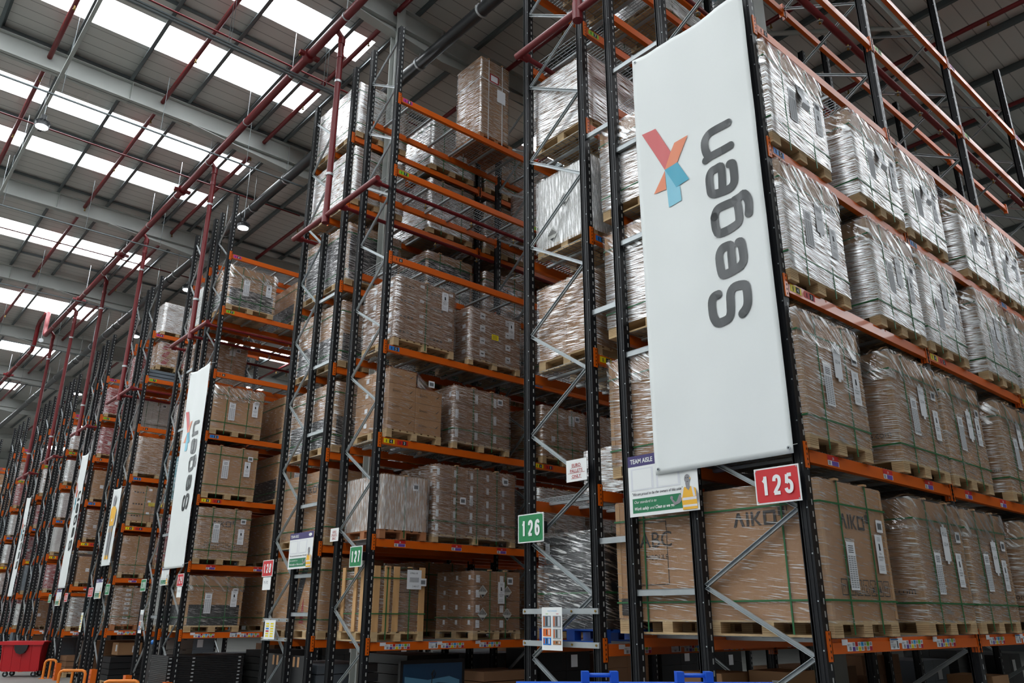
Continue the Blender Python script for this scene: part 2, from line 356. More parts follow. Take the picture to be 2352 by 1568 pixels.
# dark sag rods between purlins, one object per strip
for i, x in enumerate((-9.3, -11.6, -14.9, -18.5, -21.7, -27.8)):
    m = MB(); m.box(-.03, .03, YMIN, YMAX, CZ - .09, CZ - .03, 'purlin_steel')
    tag(link('roof_tie', m.mesh('roof_tie'), None, (x, 0, 0)), 'thin dark tie bar running between two skylight strips, %s from the right' % NUM[i + 1], 'tie bar', 'roof tie bars')

# thick black drain pipe
m = MB(); m.tube([(8, 1.42, 12.93), (XMIN + 2, 1.42, 12.93)], .13, 'black_pipe', 16)
dp = tag(link('drain_pipe', m.mesh('drain_pipe')), 'thick black drain pipe running along the roof valley behind the rack tops', 'pipe')
m = MB()
m.tube([(0, 1.42, 12.93), (.22, 1.42, 12.93)], .145, 'black_pipe', 16); pj = m.mesh('pipe_joint')
m = MB(); m.tube([(0, 1.42, 12.93), (.04, 1.42, 12.93)], .15, 'pipe_clip', 16); m.box(.005, .03, 1.41, 1.43, 13.06, 14, 'pipe_clip'); pc = m.mesh('pipe_clamp')
for i in range(24):
    link('pipe_clamp', pc, dp, (2 - i * 2.1, 0, 0))
    if i % 3 == 0: link('pipe_joint', pj, dp, (1.2 - i * 2.1, 0, 0))

# red sprinkler main and roof branch pipes
MY, MZ = -.5, 12.9
m = MB(); m.tube([(10, MY, MZ), (-33.2, MY, MZ)], .085, 'red_pipe', 16)
pts = [(-33.2, MY, MZ), (-33.5, MY, MZ + .1), (-33.55, MY, MZ + .5), (-33.55, MY, 14.0), (-33.9, MY, 14.1), (-35.2, MY, 14.1), (-35.5, MY, 13.9), (-35.55, MY, MZ + .2), (-35.9, MY, MZ), (-60, MY, MZ)]
m.tube(pts, .085, 'red_pipe', 12)
rp = tag(link('sprinkler_main', m.mesh('sprinkler_main')), 'large red sprinkler main pipe running along the rack ends under the roof', 'pipe')
m = MB(); m.tube([(0, MY, MZ), (.14, MY, MZ)], .13, 'red_pipe', 16)
for s_ in (-1, 1): m.box(.02, .12, MY + s_ * .17 - .05, MY + s_ * .17 + .05, MZ - .035, MZ + .035, 'red_pipe')
m.tube([(.03, MY - .19, MZ - .07), (.03, MY - .19, MZ + .07)], .018, 'brass', 8); fl = m.mesh('pipe_coupling')
m = MB(); m.tube([(0, MY, MZ), (.03, MY, MZ)], .095, 'pipe_clip', 16); m.box(.01, .02, MY - .006, MY + .006, MZ + .09, CZ - .2, 'pipe_clip'); cl = m.mesh('pipe_hanger')
for x in (-3.2, -9.85, -17.3, -22.8, -28, -41): link('pipe_coupling', fl, rp, (x, 0, 0))
for i in range(18): link('pipe_hanger', cl, rp, (-1.2 - i * 2.35, 0, 0))
for i, (y, x1) in enumerate(((-9.4, -20), (-4.48, -60), (-1.95, -60), (.72, -60), (3.7, -60), (6.9, -60), (10.3, -60), (14, -60))):
    m = MB(); m.tube([(14, y, 13.82), (x1, y, 13.82)], .055, 'red_pipe', 8)
    for q in range(20):
        xx = 6 - q * 3.1; m.tube([(xx, y, 13.75), (xx, y, 13.66)], .014, 'brass', 6); m.tube([(xx, y, 13.665), (xx, y, 13.655)], .03, 'brass', 8)
    tag(link('sprinkler_branch', m.mesh('sprinkler_branch')), 'slim red sprinkler branch pipe under the roof, %s row counted from the loading side' % NUM[i + 1], 'pipe', 'roof sprinkler branches')
# galvanised conduits along the rafters and a red one
for i, (x, z, y1, c) in enumerate(((-9.9, 12.4, .6, 'g'), (-10.05, 12.45, .6, 'g'), (-14.0, 12.4, 1.6, 'g'), (-17.2, 13.35, 3, 'r'), (-20.4, 12.4, 1.2, 'g'), (-24.2, 13.35, 3, 'r'), (-26.7, 12.4, 1.2, 'g'), (-33.4, 12.4, 1.5, 'g'), (-40.3, 12.4, 1.5, 'g'), (-10.9, 13.35, 3, 'r'))):
    m = MB()
    if c == 'g':
        m.box(x - .02, x + .02, -14, y1, z - .016, z + .016, 'purlin_steel')
        for q in range(7): m.box(x - .004, x + .004, -12.6 + q * 2.1, -12.592 + q * 2.1, z, CZ - .2, 'purlin_steel')
        tag(link('cable_conduit', m.mesh('cable_conduit')), 'thin galvanised cable channel hung on rods under the roof, %s group from the right' % NUM[i + 1], 'conduit', 'cable channels')
    else:
        m.tube([(x, -14, z), (x, y1, z)], .02, 'red_pipe', 6)
        tag(link('red_cable', m.mesh('red_cable')), 'thin red line strung below the roof, %s' % {3: 'left of the second rafter', 5: 'left of the third rafter', 9: 'right of the second rafter'}[i], 'cable', 'thin red lines')
# lighting trunking with high-bay lamps
m = MB(); m.box(-60, 4, -4.34, -4.27, 12.75, 12.8, 'rafter_paint')
for q in range(24): m.box(-.5 - q * 2.5, -.49 - q * 2.5, -4.305, -4.295, 12.8, CZ - .2, 'galvanised')
tag(link('lighting_trunking', m.mesh('lighting_trunking')), 'straight galvanised trunking carrying the lamps, crossing left part of roof', 'trunking')
def lamp(x, y, z, r, label):
    t = thing('high_bay_lamp', (x, y, z), label, 'lamp', None)
    m = MB(); m.tube([(0, 0, 0), (0, 0, .1), (0, 0, .14)], [r, r, r * .5], 'lamp_body', 20); m.tube([(0, 0, .14), (0, 0, .3)], .06, 'lamp_body', 10)
    for k in range(16):
        a = k * math.pi / 8; m.bar((math.cos(a) * r * .3, math.sin(a) * r * .3, .16), (math.cos(a) * r, math.sin(a) * r, .08), .008, .07, 'lamp_body')
    link('housing', m.mesh('housing'), t)
    m = MB(); m.tube([(0, 0, -.012), (0, 0, -.002)], r * .86, 'lamp_glow', 20); link('light_disc', m.mesh('light_disc'), t)
    m = MB(); m.tube([(0, 0, .3), (0, 0, .62 if y < -4 else CZ - z)], .01, 'galvanised', 6); link('hanger', m.mesh('hanger'), t)
    m = MB(); m.box(-r - .13, -r - .02, -.04, .04, .02, .1, 'lamp_body'); link('sensor', m.mesh('sensor'), t)
lamp(-15.08, -4.3, 12.15, .15, 'round LED high-bay lamp hanging from trunking near the top left of the roof')
lamp(-22.1, -4.3, 12.1, .16, 'round LED high-bay lamp hanging at the far left edge of the roof')
lamp(-16.9, 1.2, 12.2, .17, 'round LED high-bay lamp just left of the red riser before the aisle signed 127')
lamp(-22.3, 1.6, 12.1, .17, 'round LED high-bay lamp seen between the racks beside the sign 129 riser')
lamp(-29.0, 1.9, 12.3, .2, 'dimmer round high-bay lamp further back above the middle racks')
lamp(-40.1, 2.5, 12.3, .25, 'small distant high-bay lamp above the far racks')
# columns
for x, y, s_, lb in ((-8.42, .8, .1, 'slim pale steel roof column rising behind the rack with sign 127'), (-2.15, 3.95, .17, 'wide pale steel roof column behind the top of the white banner rack')):
    m = MB(); m.box(x - s_, x + s_, y - s_ * .08, y + s_ * .08, 0, CZ - .2, 'rafter_paint')
    for q in (-1, 1): m.box(x + q * s_ - .01, x + q * s_ + .01, y - s_, y + s_, 0, CZ - .2, 'rafter_paint')
    tag(link('roof_column', m.mesh('roof_column')), lb, 'column')
for x, y0, d in ((-5, 3, -1), (-1.2, 9, 1)):
    m = MB(); m.tube([(x, y0, 13.5), (x - 2.6 * d, y0 - 2.6, 13.5)], .055, 'rafter_paint', 10)
    tag(link('roof_brace', m.mesh('roof_brace')), 'pale grey diagonal tube brace in the roof plane between rafters', 'brace', 'roof braces')

# ------------------------------------------------------------------ racks
def upright_mesh(h):
    m = MB()
    vs = [(x, y, z) for x in (-.1, 0) for y in (0, .092) for z in (0, h)]
    m.add(vs, [(4, 6, 7, 5), (0, 4, 5, 1)], 'upright_paint'); m.box(-.1, -.096, 0, .02, 0, h, 'upright_solid'); m.box(-.1, -.08, .0, .004, 0, h, 'upright_solid'); m.box(-.02, 0, .088, .092, 0, h, 'upright_solid')
    for x in (-.1, -.072, -.034, -.006): m.box(x, x + .006, -.006, 0, 0, h, 'upright_solid')
    z = 1.1
    while z < h: m.tube([(-.012, -.008, z), (-.012, 0, z)], .007, 'galvanised', 6); z += .375
    return m.mesh('upright')
def foot_mesh():
    m = MB(); m.box(-.13, .03, -.03, .12, 0, .008, 'upright_solid'); return m.mesh('base_plate')
FOOT = foot_mesh()
BC = {}
def beam_mesh(L, style=0):
    k = ('b', round(L, 3), style)
    if k not in BC:
        m = MB()
        m.box(-.025, .025, .09, L, -.115, 0, 'orange_paint'); m.box(.025, .034, .09, L, -.115, -.03, 'orange_paint')
        BC[k] = m.mesh('beam')
    return BC[k]
def conn_mesh(end):
    k = ('c', end)
    if k not in BC:
        m = MB(); y0, y1 = ((-.062, .005), (-.005, .06))[end]
        m.box(.022, .04, y0, y1, -.17, .06, 'orange_paint'); yy = (y1 - .01, y0)[end]
        m.box(-.03, .04, yy, yy + .01, -.17, .06, 'orange_paint')
        for q in range(5): m.box(.0395, .042, (y0 + y1) / 2 - .006, (y0 + y1) / 2 + .006, -.15 + q * .045, -.13 + q * .045, 'upright_solid')
        BC[k] = m.mesh('end_connector')
    return BC[k]
def deck_mesh(L, D, fine=True):
    """wire mesh deck: x in [-D, 0], y in [0, L], with channel bars under it"""
    k = ('d', round(L, 3), round(D, 3), fine)
    if k not in BC:
        m = MB(); n = int(L / (.052 if fine else .1))
        for i in range(n + 1):
            y = i * L / n; m.bar((-D - .015, y, .006), (.028, y, .006), .005, .005, 'wire')
            for xx in (.03, -D - .02): m.bar((xx, y, .008), (xx, y, -.022), .005, .005, 'wire', (1, 0, 0))
        for i in range(int(D / .1) + 1):
            x = -i * .1; m.bar((x, 0, .001), (x, L, .001), .005, .005, 'wire')
        for i in range(6):
            y = (i + .5) * L / 6; m.box(-D, 0, y - .025, y + .025, -.035, -.004, 'galvanised')
        BC[k] = m.mesh('wire_deck')
    return BC[k]
def sticker_mesh(L):
    k = ('s', round(L, 3))
    if k not in BC:
        m = MB(); o, u, v = (.036, 0, 0), Y_, Z_
        cols = ['purple', 'red', 'yellow', 'cyan', 'orange', 'green', 'crimson']
        def block(y):
            m.rect(o, u, v, y, -.098, .44, .07, 'paper'); m.text('010 >', o, u, v, y + .01, -.058, .018, 'ink', .001)
            m.rect(o, u, v, y + .035, -.092, .035, .03, 'grey_ink', .001)
            for i, c in enumerate(cols):
                yy = y + .09 + i * .05; up_ = i % 2
                m.rect(o, u, v, yy, -.098 + (.036 if up_ else 0), .047, .034, 'tag_' + c, .001)
                m.rect(o, u, v, yy + .006, -.098 + (0.006 if up_ else .04), .034, .026, 'grey_ink', .001)
                m.text('0101', o, u, v, yy + .008, -.098 + (.048 if up_ else .012), .012, 'ink', .002, .032)
        block(0)
        m.rect(o, u, v, -.08, -.05, .1, .045, 'paper', .0005)
        BC[k] = m.mesh('location_labels')
    return BC[k]
def product_mesh():
    if 'pm' not in BC:
        m = MB(); o, u, v = (.036, 0, 0), Y_, Z_
        m.rect(o, u, v, 1.12, -.1, .17, .09, 'paper', .001); m.rect(o, u, v, 1.13, -.022, .15, .009, 'tag_blue', .002); m.rect(o, u, v, 1.25, -.09, .02, .06, 'ink', .002)
        m.text('PALLET', o, u, v, 1.13, -.045, .012, 'ink', .002); m.rect(o, u, v, 1.17, -.092, .035, .018, 'grey_ink', .002)
        for j in range(3): m.rect(o, u, v, 1.13, -.06 - j * .01, .1, .003, 'grey_ink', .002)
        BC['pm'] = m.mesh('product_label')
    return BC['pm']
def level_label(n):
    k = ('l', n)
    if k not in BC:
        m = MB(); o, u, v = (.036, 0, 0), Y_, Z_
        def plate(y, col, t):
            m.rect(o, u, v, y, -.09, .2, .07, col); m.rect(o, u, v, y + .1, -.085, .07, .06, 'ink', .001); m.text(t, o, u, v, y + .12, -.078, .045, 'paper', .002)
            m.bar(Vector(o) + Vector((.001, y + .05, -.08)), Vector(o) + Vector((.001, y + .05, -.035)), .012, .002, 'ink', (1, 0, 0))
        if n == 2:
            for y in (0,):
                m.rect(o, u, v, y, -.055, .2, .045, 'tag_red'); m.rect(o, u, v, y, -.1, .2, .045, 'paper'); m.rect(o, u, v, y + .07, -.098, .12, .04, 'tag_purple', .001)
                m.text('2B', o, u, v, y + .085, -.045, .022, 'paper', .001); m.rect(o, u, v, y + .01, -.095, .04, .035, 'grey_ink', .001)
        elif n == 3: plate(.13, 'tag_yellow', '4')
        elif n == 33: plate(.38, 'tag_red', '3')
        elif n == 4: plate(.13, 'tag_blue', '5')
        elif n == 5: plate(.13, 'orange_paint', '6')
        elif n == 6: plate(.13, 'tag_green', '7')
        elif n == 7: plate(.13, 'tag_magenta', '8')
        BC[k] = m.mesh('level_label')
    return BC[k]

def zigzag(m, xa, xb, nodes, y=.045, k=1):
    """nodes: list of (side, z) alternating, side 0 = left x, 1 = right x"""
    for (s0, z0), (s1, z1) in zip(nodes[:-1], nodes[1:]):
        p = ((xa, xb)[s0], y, z0); q = ((xa, xb)[s1], y, z1)
        m.bar(p, q, .03 * k, .006, 'galvanised', (0, 1, 0)); 
        d = (Vector(q) - Vector(p)).normalized(); n_ = d.cross(Vector((0, 1, 0)))
        for s_ in (-1, 1): m.bar(Vector(p) + n_ * s_ * .017 * k - Vector((0, .014, 0)), Vector(q) + n_ * s_ * .017 * k - Vector((0, .014, 0)), .028, .005, 'galvanised', n_)
def rack(name_no, xs, braced, levels, W, bays, heights, label, nodes=None, ties=None, lab=True, deckspan=None, fine=True, beams_x=None, skiplv=()):
    """xs: right edges of the uprights from right to left"""
    t = thing('pallet_rack', (xs[0], 0, 0), label, 'pallet rack', 'pallet racks')
    um = {}
    for i, x in enumerate(xs):
        h = heights[i]
        if h not in um: um[h] = upright_mesh(h)
        for b in range(bays + 1):
            o = link('upright', um[h], t, (x - xs[0], b * W, 0)); link('base_plate', FOOT, o)
    m = MB(); xa, xb = xs[braced[1]] - xs[0], xs[braced[0]] - xs[0] - .1
    zigzag(m, xa, xb, nodes, .045, 1 if name_no and name_no < 129 else .6); bm_ = m.mesh('frame_bracing')
    for b in range(bays + 1): link('frame_bracing', bm_, t, (0, b * W, 0))
    for (i, j, zs) in ties or []:
        if not zs: continue
        m = MB(); x0, x1 = xs[j] - xs[0] - .01, xs[i] - xs[0] - .09
        m.box(x0, x1, .02, .06, -.03, .03, 'galvanised'); m.box(x0, x1, .02, .08, .02, .03, 'galvanised'); tm = m.mesh('row_spacer')
        for b in range(bays + 1):
            for z in zs: link('row_spacer', tm, t, (0, b * W, z))
    bx = beams_x or [xs[0] - .03] + [x - .06 for x in xs[1:]]
    for li, z in enumerate(levels):
        if li + 1 in skiplv: continue
        for b in range(bays):
            for i, x in enumerate(bx):
                o = link('beam', beam_mesh(W), t, (x - xs[0], b * W, z)); link('end_connector', conn_mesh(0), o, (0, .09, 0)); link('end_connector', conn_mesh(1), o, (0, W, 0))
                if i == 0 and lab:
                    if li == 0:
                        for yy in (.34, 1.35, 2.1): link('location_label_strip', sticker_mesh(0), o, (0, yy, 0))
                        link('product_label', product_mesh(), o)
                    elif li == 1:
                        for yy in (.42, 1.5, 2.45): link('level_label', level_label(2), o, (0, yy, 0))
                    elif li == 2: link('level_label', level_label(3), o); link('level_label', level_label(33), o)
                    else: link('level_label', level_label(li + 1), o)
            if name_no == 125 and li > 4: continue
            D = abs(bx[-1] - bx[0]) - .02
            link('wire_deck', deck_mesh(W - .12, D, fine), t, (bx[0] - xs[0] - .01, b * W + .11, z))
    return t
def alt(zl, zr, start):
    """merge left and right node heights into one zigzag starting low"""
    a = sorted([(z, 0) for z in zl] + [(z, 1) for z in zr]); return [(s, z) for z, s in a]
N126 = alt([1.3, 2.52, 3.78, 5.05, 6.29, 7.57, 8.78, 10.05, 11.3], [1.98 - 1.3 + .0, 1.94, 3.12, 4.42, 5.73, 6.97, 8.2, 9.4, 10.7], 0)
def regular(z0, st, top, first=0):
    r = []; s = first; z = z0
    while z < top: r.append((s, z)); z += st; s = 1 - s
    return r
L125 = [1.56, 3.11, 4.70, 6.19, 7.68, 9.13, 10.47]
L126 = [1.46, 3.02, 4.58, 6.13, 7.68, 9.2, 10.6]
L127 = [1.37, 2.82, 4.36, 5.88, 7.46, 9.13, 10.62]
L129 = [1.39, 2.78, 4.2, 5.64, 7.11, 8.69, 10.14]
L131 = [1.36, 2.66, 4.0, 5.33, 6.73, 8.15, 9.51]
L133 = [1.28, 2.55, 3.85, 5.08, 6.47, 7.81, 9.1]
L135 = [1.25, 2.45, 3.65, 4.85, 6.05, 7.25, 8.61]
R = {}
R[125] = dict(xs=[0, -1.12, -1.93], lv=L125, W=3.1, bays=4)
rack(125, [0, -1.12, -1.93], (0, 1), L125, 3.1, 4, [11.9, 9.1, 12.2], 'black and orange pallet rack carrying the red 125 sign and largest banner',
     [(1, .25), (0, .8), (1, 1.42), (0, 1.99), (1, 2.61)] + [(i % 2, 3.23 + .6 * i) for i in range(15)], [(1, 2, [1.95, 3.2, 4.43, 5.78, 7.02, 8.16])])
R[126] = dict(xs=[-2.42, -3.47], lv=L126, W=3.15, bays=4)
rack(126, [-2.42, -3.47], (0, 1), L126, 3.15, 4, [12.2, 12.2], 'black and orange pallet rack carrying the green 126 sign', N126, [(0, 0, [])])
for z, lb in ((2.48, 'just above the 126 sign'), (5.07, 'halfway up'), (7.46, 'near the banner top'), (9.6, 'high above the banner')):
    m = MB(); m.box(-2.42, -2.03, .03, .07, z - .03, z + .03, 'galvanised')
    tag(link('rack_spacer', m.mesh('rack_spacer')), 'short galvanised spacer joining the two nearest racks, ' + lb, 'spacer')
def guard(x0, x1, zs, label):
    t = thing('guard_rail', (x1, -.03, 0), label, 'crossbar', 'crossbars on rack ends')
    for z in zs:
        m = MB(); m.box(x0 - x1, 0, 0, .024, z - .028, z + .028, 'galvanised')
        for f in (.03, .33, .67, .97): m.tube([((x0 - x1) * f, -.008, z), ((x0 - x1) * f, 0, z)], .012, 'brass', 8)
        link('crossbar', m.mesh('crossbar'), t)
guard(-3.57, -2.42, (1.45, 1.78), 'pair of galvanised crossbars bolted across rack end below the green 126 sign')
guard(-10.3, -9.36, (1.36, 1.66), 'pair of galvanised crossbars bolted across rack end below the red 128 sign')
R[127] = dict(xs=[-6.98, -7.94], lv=L127, W=3.2, bays=3)
rack(127, [-6.98, -7.94], (0, 1), L127, 3.2, 3, [12.15, 12.2], 'black and orange pallet rack carrying the green 127 sign',
     alt([.6, 1.82, 3.0, 4.24, 5.5, 6.71, 7.95, 9.14, 10.28, 11.39], [1.22, 2.5, 3.68, 4.94, 6.19, 7.41, 8.62, 9.75, 10.84, 11.9], 0))
R[128] = dict(xs=[-8.62, -9.36, -10.2], lv=L127, W=3.2, bays=2)
rack(128, [-8.62, -9.36, -10.2], (1, 2), L127, 3.2, 2, [12.2, 8.75, 12.1], 'black and orange pallet rack carrying the red 128 sign',
     regular(.5, .62, 11.8), [(0, 1, [1.75, 2.35, 3.5, 4.75, 6.0, 7.3])], lab=False)
R[129] = dict(xs=[-14.4, -15.25], lv=L129, W=3.2, bays=2)
rack(129, [-14.4, -15.25], (0, 1), L129, 3.2, 2, [11.75, 11.6], 'black and orange pallet rack carrying the red 129 sign and second banner', regular(.5, .6, 11.3, 1))
R[130] = dict(xs=[-15.7, -16.3, -16.98], lv=L129, W=3.2, bays=2)
rack(130, [-15.7, -16.3, -16.98], (1, 2), L129, 3.2, 2, [11.6, 8.4, 11.6], 'black and orange pallet rack carrying the green 130 sign', regular(.5, .6, 11.3), lab=False, ties=[(0, 1, [1.7, 3.5, 6, 7.5])])
R[131] = dict(xs=[-19.73, -20.5], lv=L131, W=3.2, bays=1)
rack(131, [-19.73, -20.5], (0, 1), L131, 3.2, 1, [11.3, 11.2], 'black and orange pallet rack carrying the green 131 sign', regular(.5, .58, 11, 1), fine=False)
R[132] = dict(xs=[-20.85, -21.3, -21.9], lv=L131, W=3.2, bays=1)
rack(132, [-20.85, -21.3, -21.9], (1, 2), L131, 3.2, 1, [11.2, 8.2, 11.2], 'black and orange pallet rack carrying the red 132 sign', regular(.5, .58, 11), lab=False, fine=False)
far = [(-24.05, .75, L133, 10.6, 'beside the red wheelie bin, just past the 132 sign'), (-25.2, .75, L133, 10.5, 'back to back with the rack beside the red bin'),
       (-27.95, .8, L135, 10.1, 'first beyond the red bin'), (-29.3, .8, L135, 10.1, 'second beyond the red bin'),
       (-31.6, .9, L135, 10, 'behind the last narrow banner'), (-33.2, .9, L135, 10, 'just beyond the last narrow banner'),
       (-36.4, 1, L135, 10, 'furthest but two at the left edge'), (-38.2, 1, L135, 10, 'furthest but one at the left edge'), (-42.5, 1.1, L135, 10, 'furthest away at the left edge')]
for x, d, lv, h, wh in far:
    rack(0, [x, x - d], (0, 1), lv, 3.2, 1, [h, h], 'distant black and orange pallet rack ' + wh, regular(.5, .58, h - .4, 1), fine=False)

# in-rack sprinkler pipes with risers
def sprink(pts_list, label, clips=(), heads=()):
    m = MB()
    for pts, r in pts_list: m.tube(pts, r, 'red_pipe', 12)
    t = tag(link('rack_sprinkler_pipe', m.mesh('rack_sprinkler_pipe')), label, 'pipe', 'rack sprinkler pipes')
    if heads:
        m = MB(); m.tube([(0, 0, -.04), (0, 0, -.12)], .013, 'brass', 6); m.tube([(0, 0, -.1), (0, 0, -.105)], .045, 'galvanised', 12); m.tube([(0, 0, -.13), (0, 0, -.135)], .02, 'brass', 8); hm = m.mesh('sprinkler_head')
        for p in heads: link('sprinkler_head', hm, t, p)
    if clips:
        for p, r in clips:
            m = MB(); m.tube([(p[0], p[1], p[2] - .025), (p[0], p[1], p[2] + .025)], r, 'pipe_clip', 14); link('pipe_clip', m.mesh('pipe_clip'), t)
def assembly(xr, xl, xr_riser, y, zt, zb, lines, label, n=1):
    pl = [([(xr_riser, MY, MZ), (xr_riser, y - .1, MZ + .02), (xr_riser, y, MZ - .08), (xr_riser, y, zb)], .06), ([(xl, y, zb + .03), (xr, y, zb + .03)], .05)]
    if n:
        pl.append(([(xr_riser, y, MZ - .1), (xr_riser, y, MZ - .25)], .075)); pl.append(([(xr_riser, y, MZ - .5), (xr_riser, y, MZ - .58)], .072)); pl.append(([(xr_riser, y, zb - .12), (xr_riser, y, zb + .15)], .07))
    heads = []
    for x, L in lines:
        pl.append(([(x, y, zb + .03), (x, y + .2, zb + .03), (x, L, zb + .03)], .035)); pl.append(([(x, y + .02, zb + .03), (x, y + .14, zb + .03)], .06))
        heads += [(x, .8 + q * 1.05, zb + .03) for q in range(int((L - .8) / 1.05))]
    sprink(pl, label, [((xr_riser, y, zb + .9), .075), ((xr_riser, y, MZ - 1.15), .072)], heads)
assembly(-1.0, -3.38, -2.2, -.3, 0, 9.05, [(-3.3, 12), (-1.15, 12)], 'red sprinkler riser and branches serving racks signed 125 and 126')
assembly(-6.95, -10.05, -8.75, -.3, 0, 8.74, [(-7.1, 9), (-8.25, 6), (-9.95, 6)], 'red sprinkler riser and branches serving racks signed 127 and 128')
assembly(-14.3, -16.75, -15.35, -.3, 0, 8.2, [(-14.5, 6), (-15.6, 6), (-16.8, 6)], 'red sprinkler riser and branches serving racks signed 129 and 130')
assembly(-19.7, -22.1, -20.8, -.3, 0, 7.75, [(-19.8, 3), (-20.8, 3)], 'red sprinkler riser and branches serving racks signed 131 and 132')
assembly(-24.0, -26, -25.1, -.3, 0, 7.4, [(-24.1, 3)], 'red sprinkler riser at the rack ends beyond the 132 sign')
assembly(-28, -30, -29.1, -.3, 0, 7.0, [(-28.1, 3)], 'red sprinkler riser, second beyond the 132 sign')
assembly(-31.8, -34, -32.7, -.3, 0, 6.9, [(-31.9, 3)], 'red sprinkler riser, third beyond the 132 sign')
sprink([([(-1.1, 1.2, 9.6), (-.45, 1.3, 9.6), (-.45, 12.3, 9.6)], .05)], 'long dark red sprinkler pipe with heads high inside the 125 rack', (), [(-.45, 1.9 + q * .8, 9.6) for q in range(12)])

# ------------------------------------------------------------------ pallets and loads
PC = {}
def cached(k, fn):
    if k not in PC: PC[k] = fn()
    return PC[k]
def pallet_mesh(D, W, kind='euro'):
    def fn():
        m = MB(); wd = {'euro': 'wood', 'ply': 'wood', 'red': 'wood_red', 'blue': 'blue_plastic'}[kind]
        bw = .15 if kind == 'ply' else .1
        ys = [0, W / 2 - bw / 2, W - bw]; nx = 5 if D > 1.6 else 3
        xs = [-.12 - i * (D - .12) / (nx - 1) for i in range(nx)]
        for y in ys:
            m.box(-D, 0, y, y + bw, 0, .018, wd)
            for x in xs:
                m.box(x, x + .12, y, y + bw, .018, .1, wd)
                if kind == 'ply':
                    for q in range(4): m.box(x - .001, x + .1215, y - .0012, y + bw + .0012, .03 + q * .018, .034 + q * .018, 'wood_layer')
            if kind != 'ply': pass
        for x in xs: m.box(x, x + .12, 0, W, .1, .116, wd)
        if kind == 'ply': m.box(-D, 0, 0, W, .116, .132, wd)
        else:
            n = int(W / .13)
            for i in range(n): y = i * (W - .1) / max(n - 1, 1); m.box(-D, 0, y, y + .1, .116, .134, wd)
        return m.mesh('pallet')
    return cached(('p', round(D, 2), round(W, 2), kind), fn)
def shell(D, W, z0, z1, matn, off=.008, amp=.006, seed=0, top=True, sag=0, nx=10, nz=10, name='stretch_wrap'):
    def fn():
        m = MB(); rnd = random.Random(seed + int(D * 100) + int(W * 77))
        def P(x, y, z, n, a):
            d = noise.noise(Vector((x * 3 + seed, y * 3, z * 5))) * amp + off
            return Vector((x, y, z)) + Vector(n) * d
        ring = []
        K = nx
        for i in range(K): ring.append((-D + D * i / K, 0, (0, -1, 0)))
        for i in range(K): ring.append((0, W * i / K, (1, 0, 0)))
        for i in range(K): ring.append((-D * i / K, W, (0, 1, 0)))
        for i in range(K): ring.append((-D, W - W * i / K, (-1, 0, 0)))
        n = len(ring); vs = []
        cx, cyy = -D / 2, W / 2
        for j in range(nz + 1):
            z = z0 + (z1 - z0) * j / nz
            for (x, y, nn) in ring:
                p = P(x, y, z, nn, 0); dx, dy = p.x - cx, p.y - cyy
                vs.append((p.x + (off * .7 if dx > 0 else -off * .7), p.y + (off * .7 if dy > 0 else -off * .7), z))
        fs = [(j * n + i, j * n + (i + 1) % n, (j + 1) * n + (i + 1) % n, (j + 1) * n + i) for j in range(nz) for i in range(n)]
        m.add(vs, fs, matn, True)
        if top:
            g = 6; tv = []; 
            for a in range(g + 1):
                for b in range(g + 1):
                    x = -D - off + (D + 2 * off) * a / g; y = -off + (W + 2 * off) * b / g
                    tv.append((x, y, z1 + .004 + amp * (1 + noise.noise(Vector((x * 4, y * 4, seed)))) - sag * math.sin(math.pi * a / g) * math.sin(math.pi * b / g)))
            m.add(tv, [(a * (g + 1) + b, (a + 1) * (g + 1) + b, (a + 1) * (g + 1) + b + 1, a * (g + 1) + b + 1) for a in range(g) for b in range(g)], matn, True)
        return m.mesh(name)
    return cached(('s', D, W, z0, z1, matn, seed, top, off, name), fn)
def strap_mesh(kind, D, W, z0, z1, pos, col='strap_green'):
    def fn():
        m = MB(); t, w_ = .0035, .016; e = .012
        if kind == 'v':
            m.box(e - .002, e + t, pos - w_ / 2, pos + w_ / 2, z0, z1 + e, col); m.box(-D - e - t, -D - e + .002, pos - w_ / 2, pos + w_ / 2, z0, z1 + e, col)
            m.box(-D - e - t, e + t, pos - w_ / 2, pos + w_ / 2, z1 + e - .002, z1 + e + t, col)
            m.box(-.03, e + .012, pos - .03, pos + .03, z1 + .004, z1 + .022, 'carton_edge')
        elif kind == 'w':
            m.box(pos - w_ / 2, pos + w_ / 2, -e - t, -e + .002, z0, z1 + e, col); m.box(pos - w_ / 2, pos + w_ / 2, W + e - .002, W + e + t, z0, z1 + e, col)
            m.box(pos - w_ / 2, pos + w_ / 2, -e - t, W + e + t, z1 + e - .002, z1 + e + t, col)
        else:
            z = pos
            m.box(-D - e - t, e + t, -e - t, -e + .002, z - w_ / 2, z + w_ / 2, col); m.box(-D - e - t, e + t, W + e - .002, W + e + t, z - w_ / 2, z + w_ / 2, col)
            m.box(e - .002, e + t, -e, W + e, z - w_ / 2, z + w_ / 2, col); m.box(-D - e - t, -D - e + .002, -e, W + e, z - w_ / 2, z + w_ / 2, col)
        return m.mesh('strap')
    return cached(('st', kind, D, W, z0, z1, pos, col), fn)
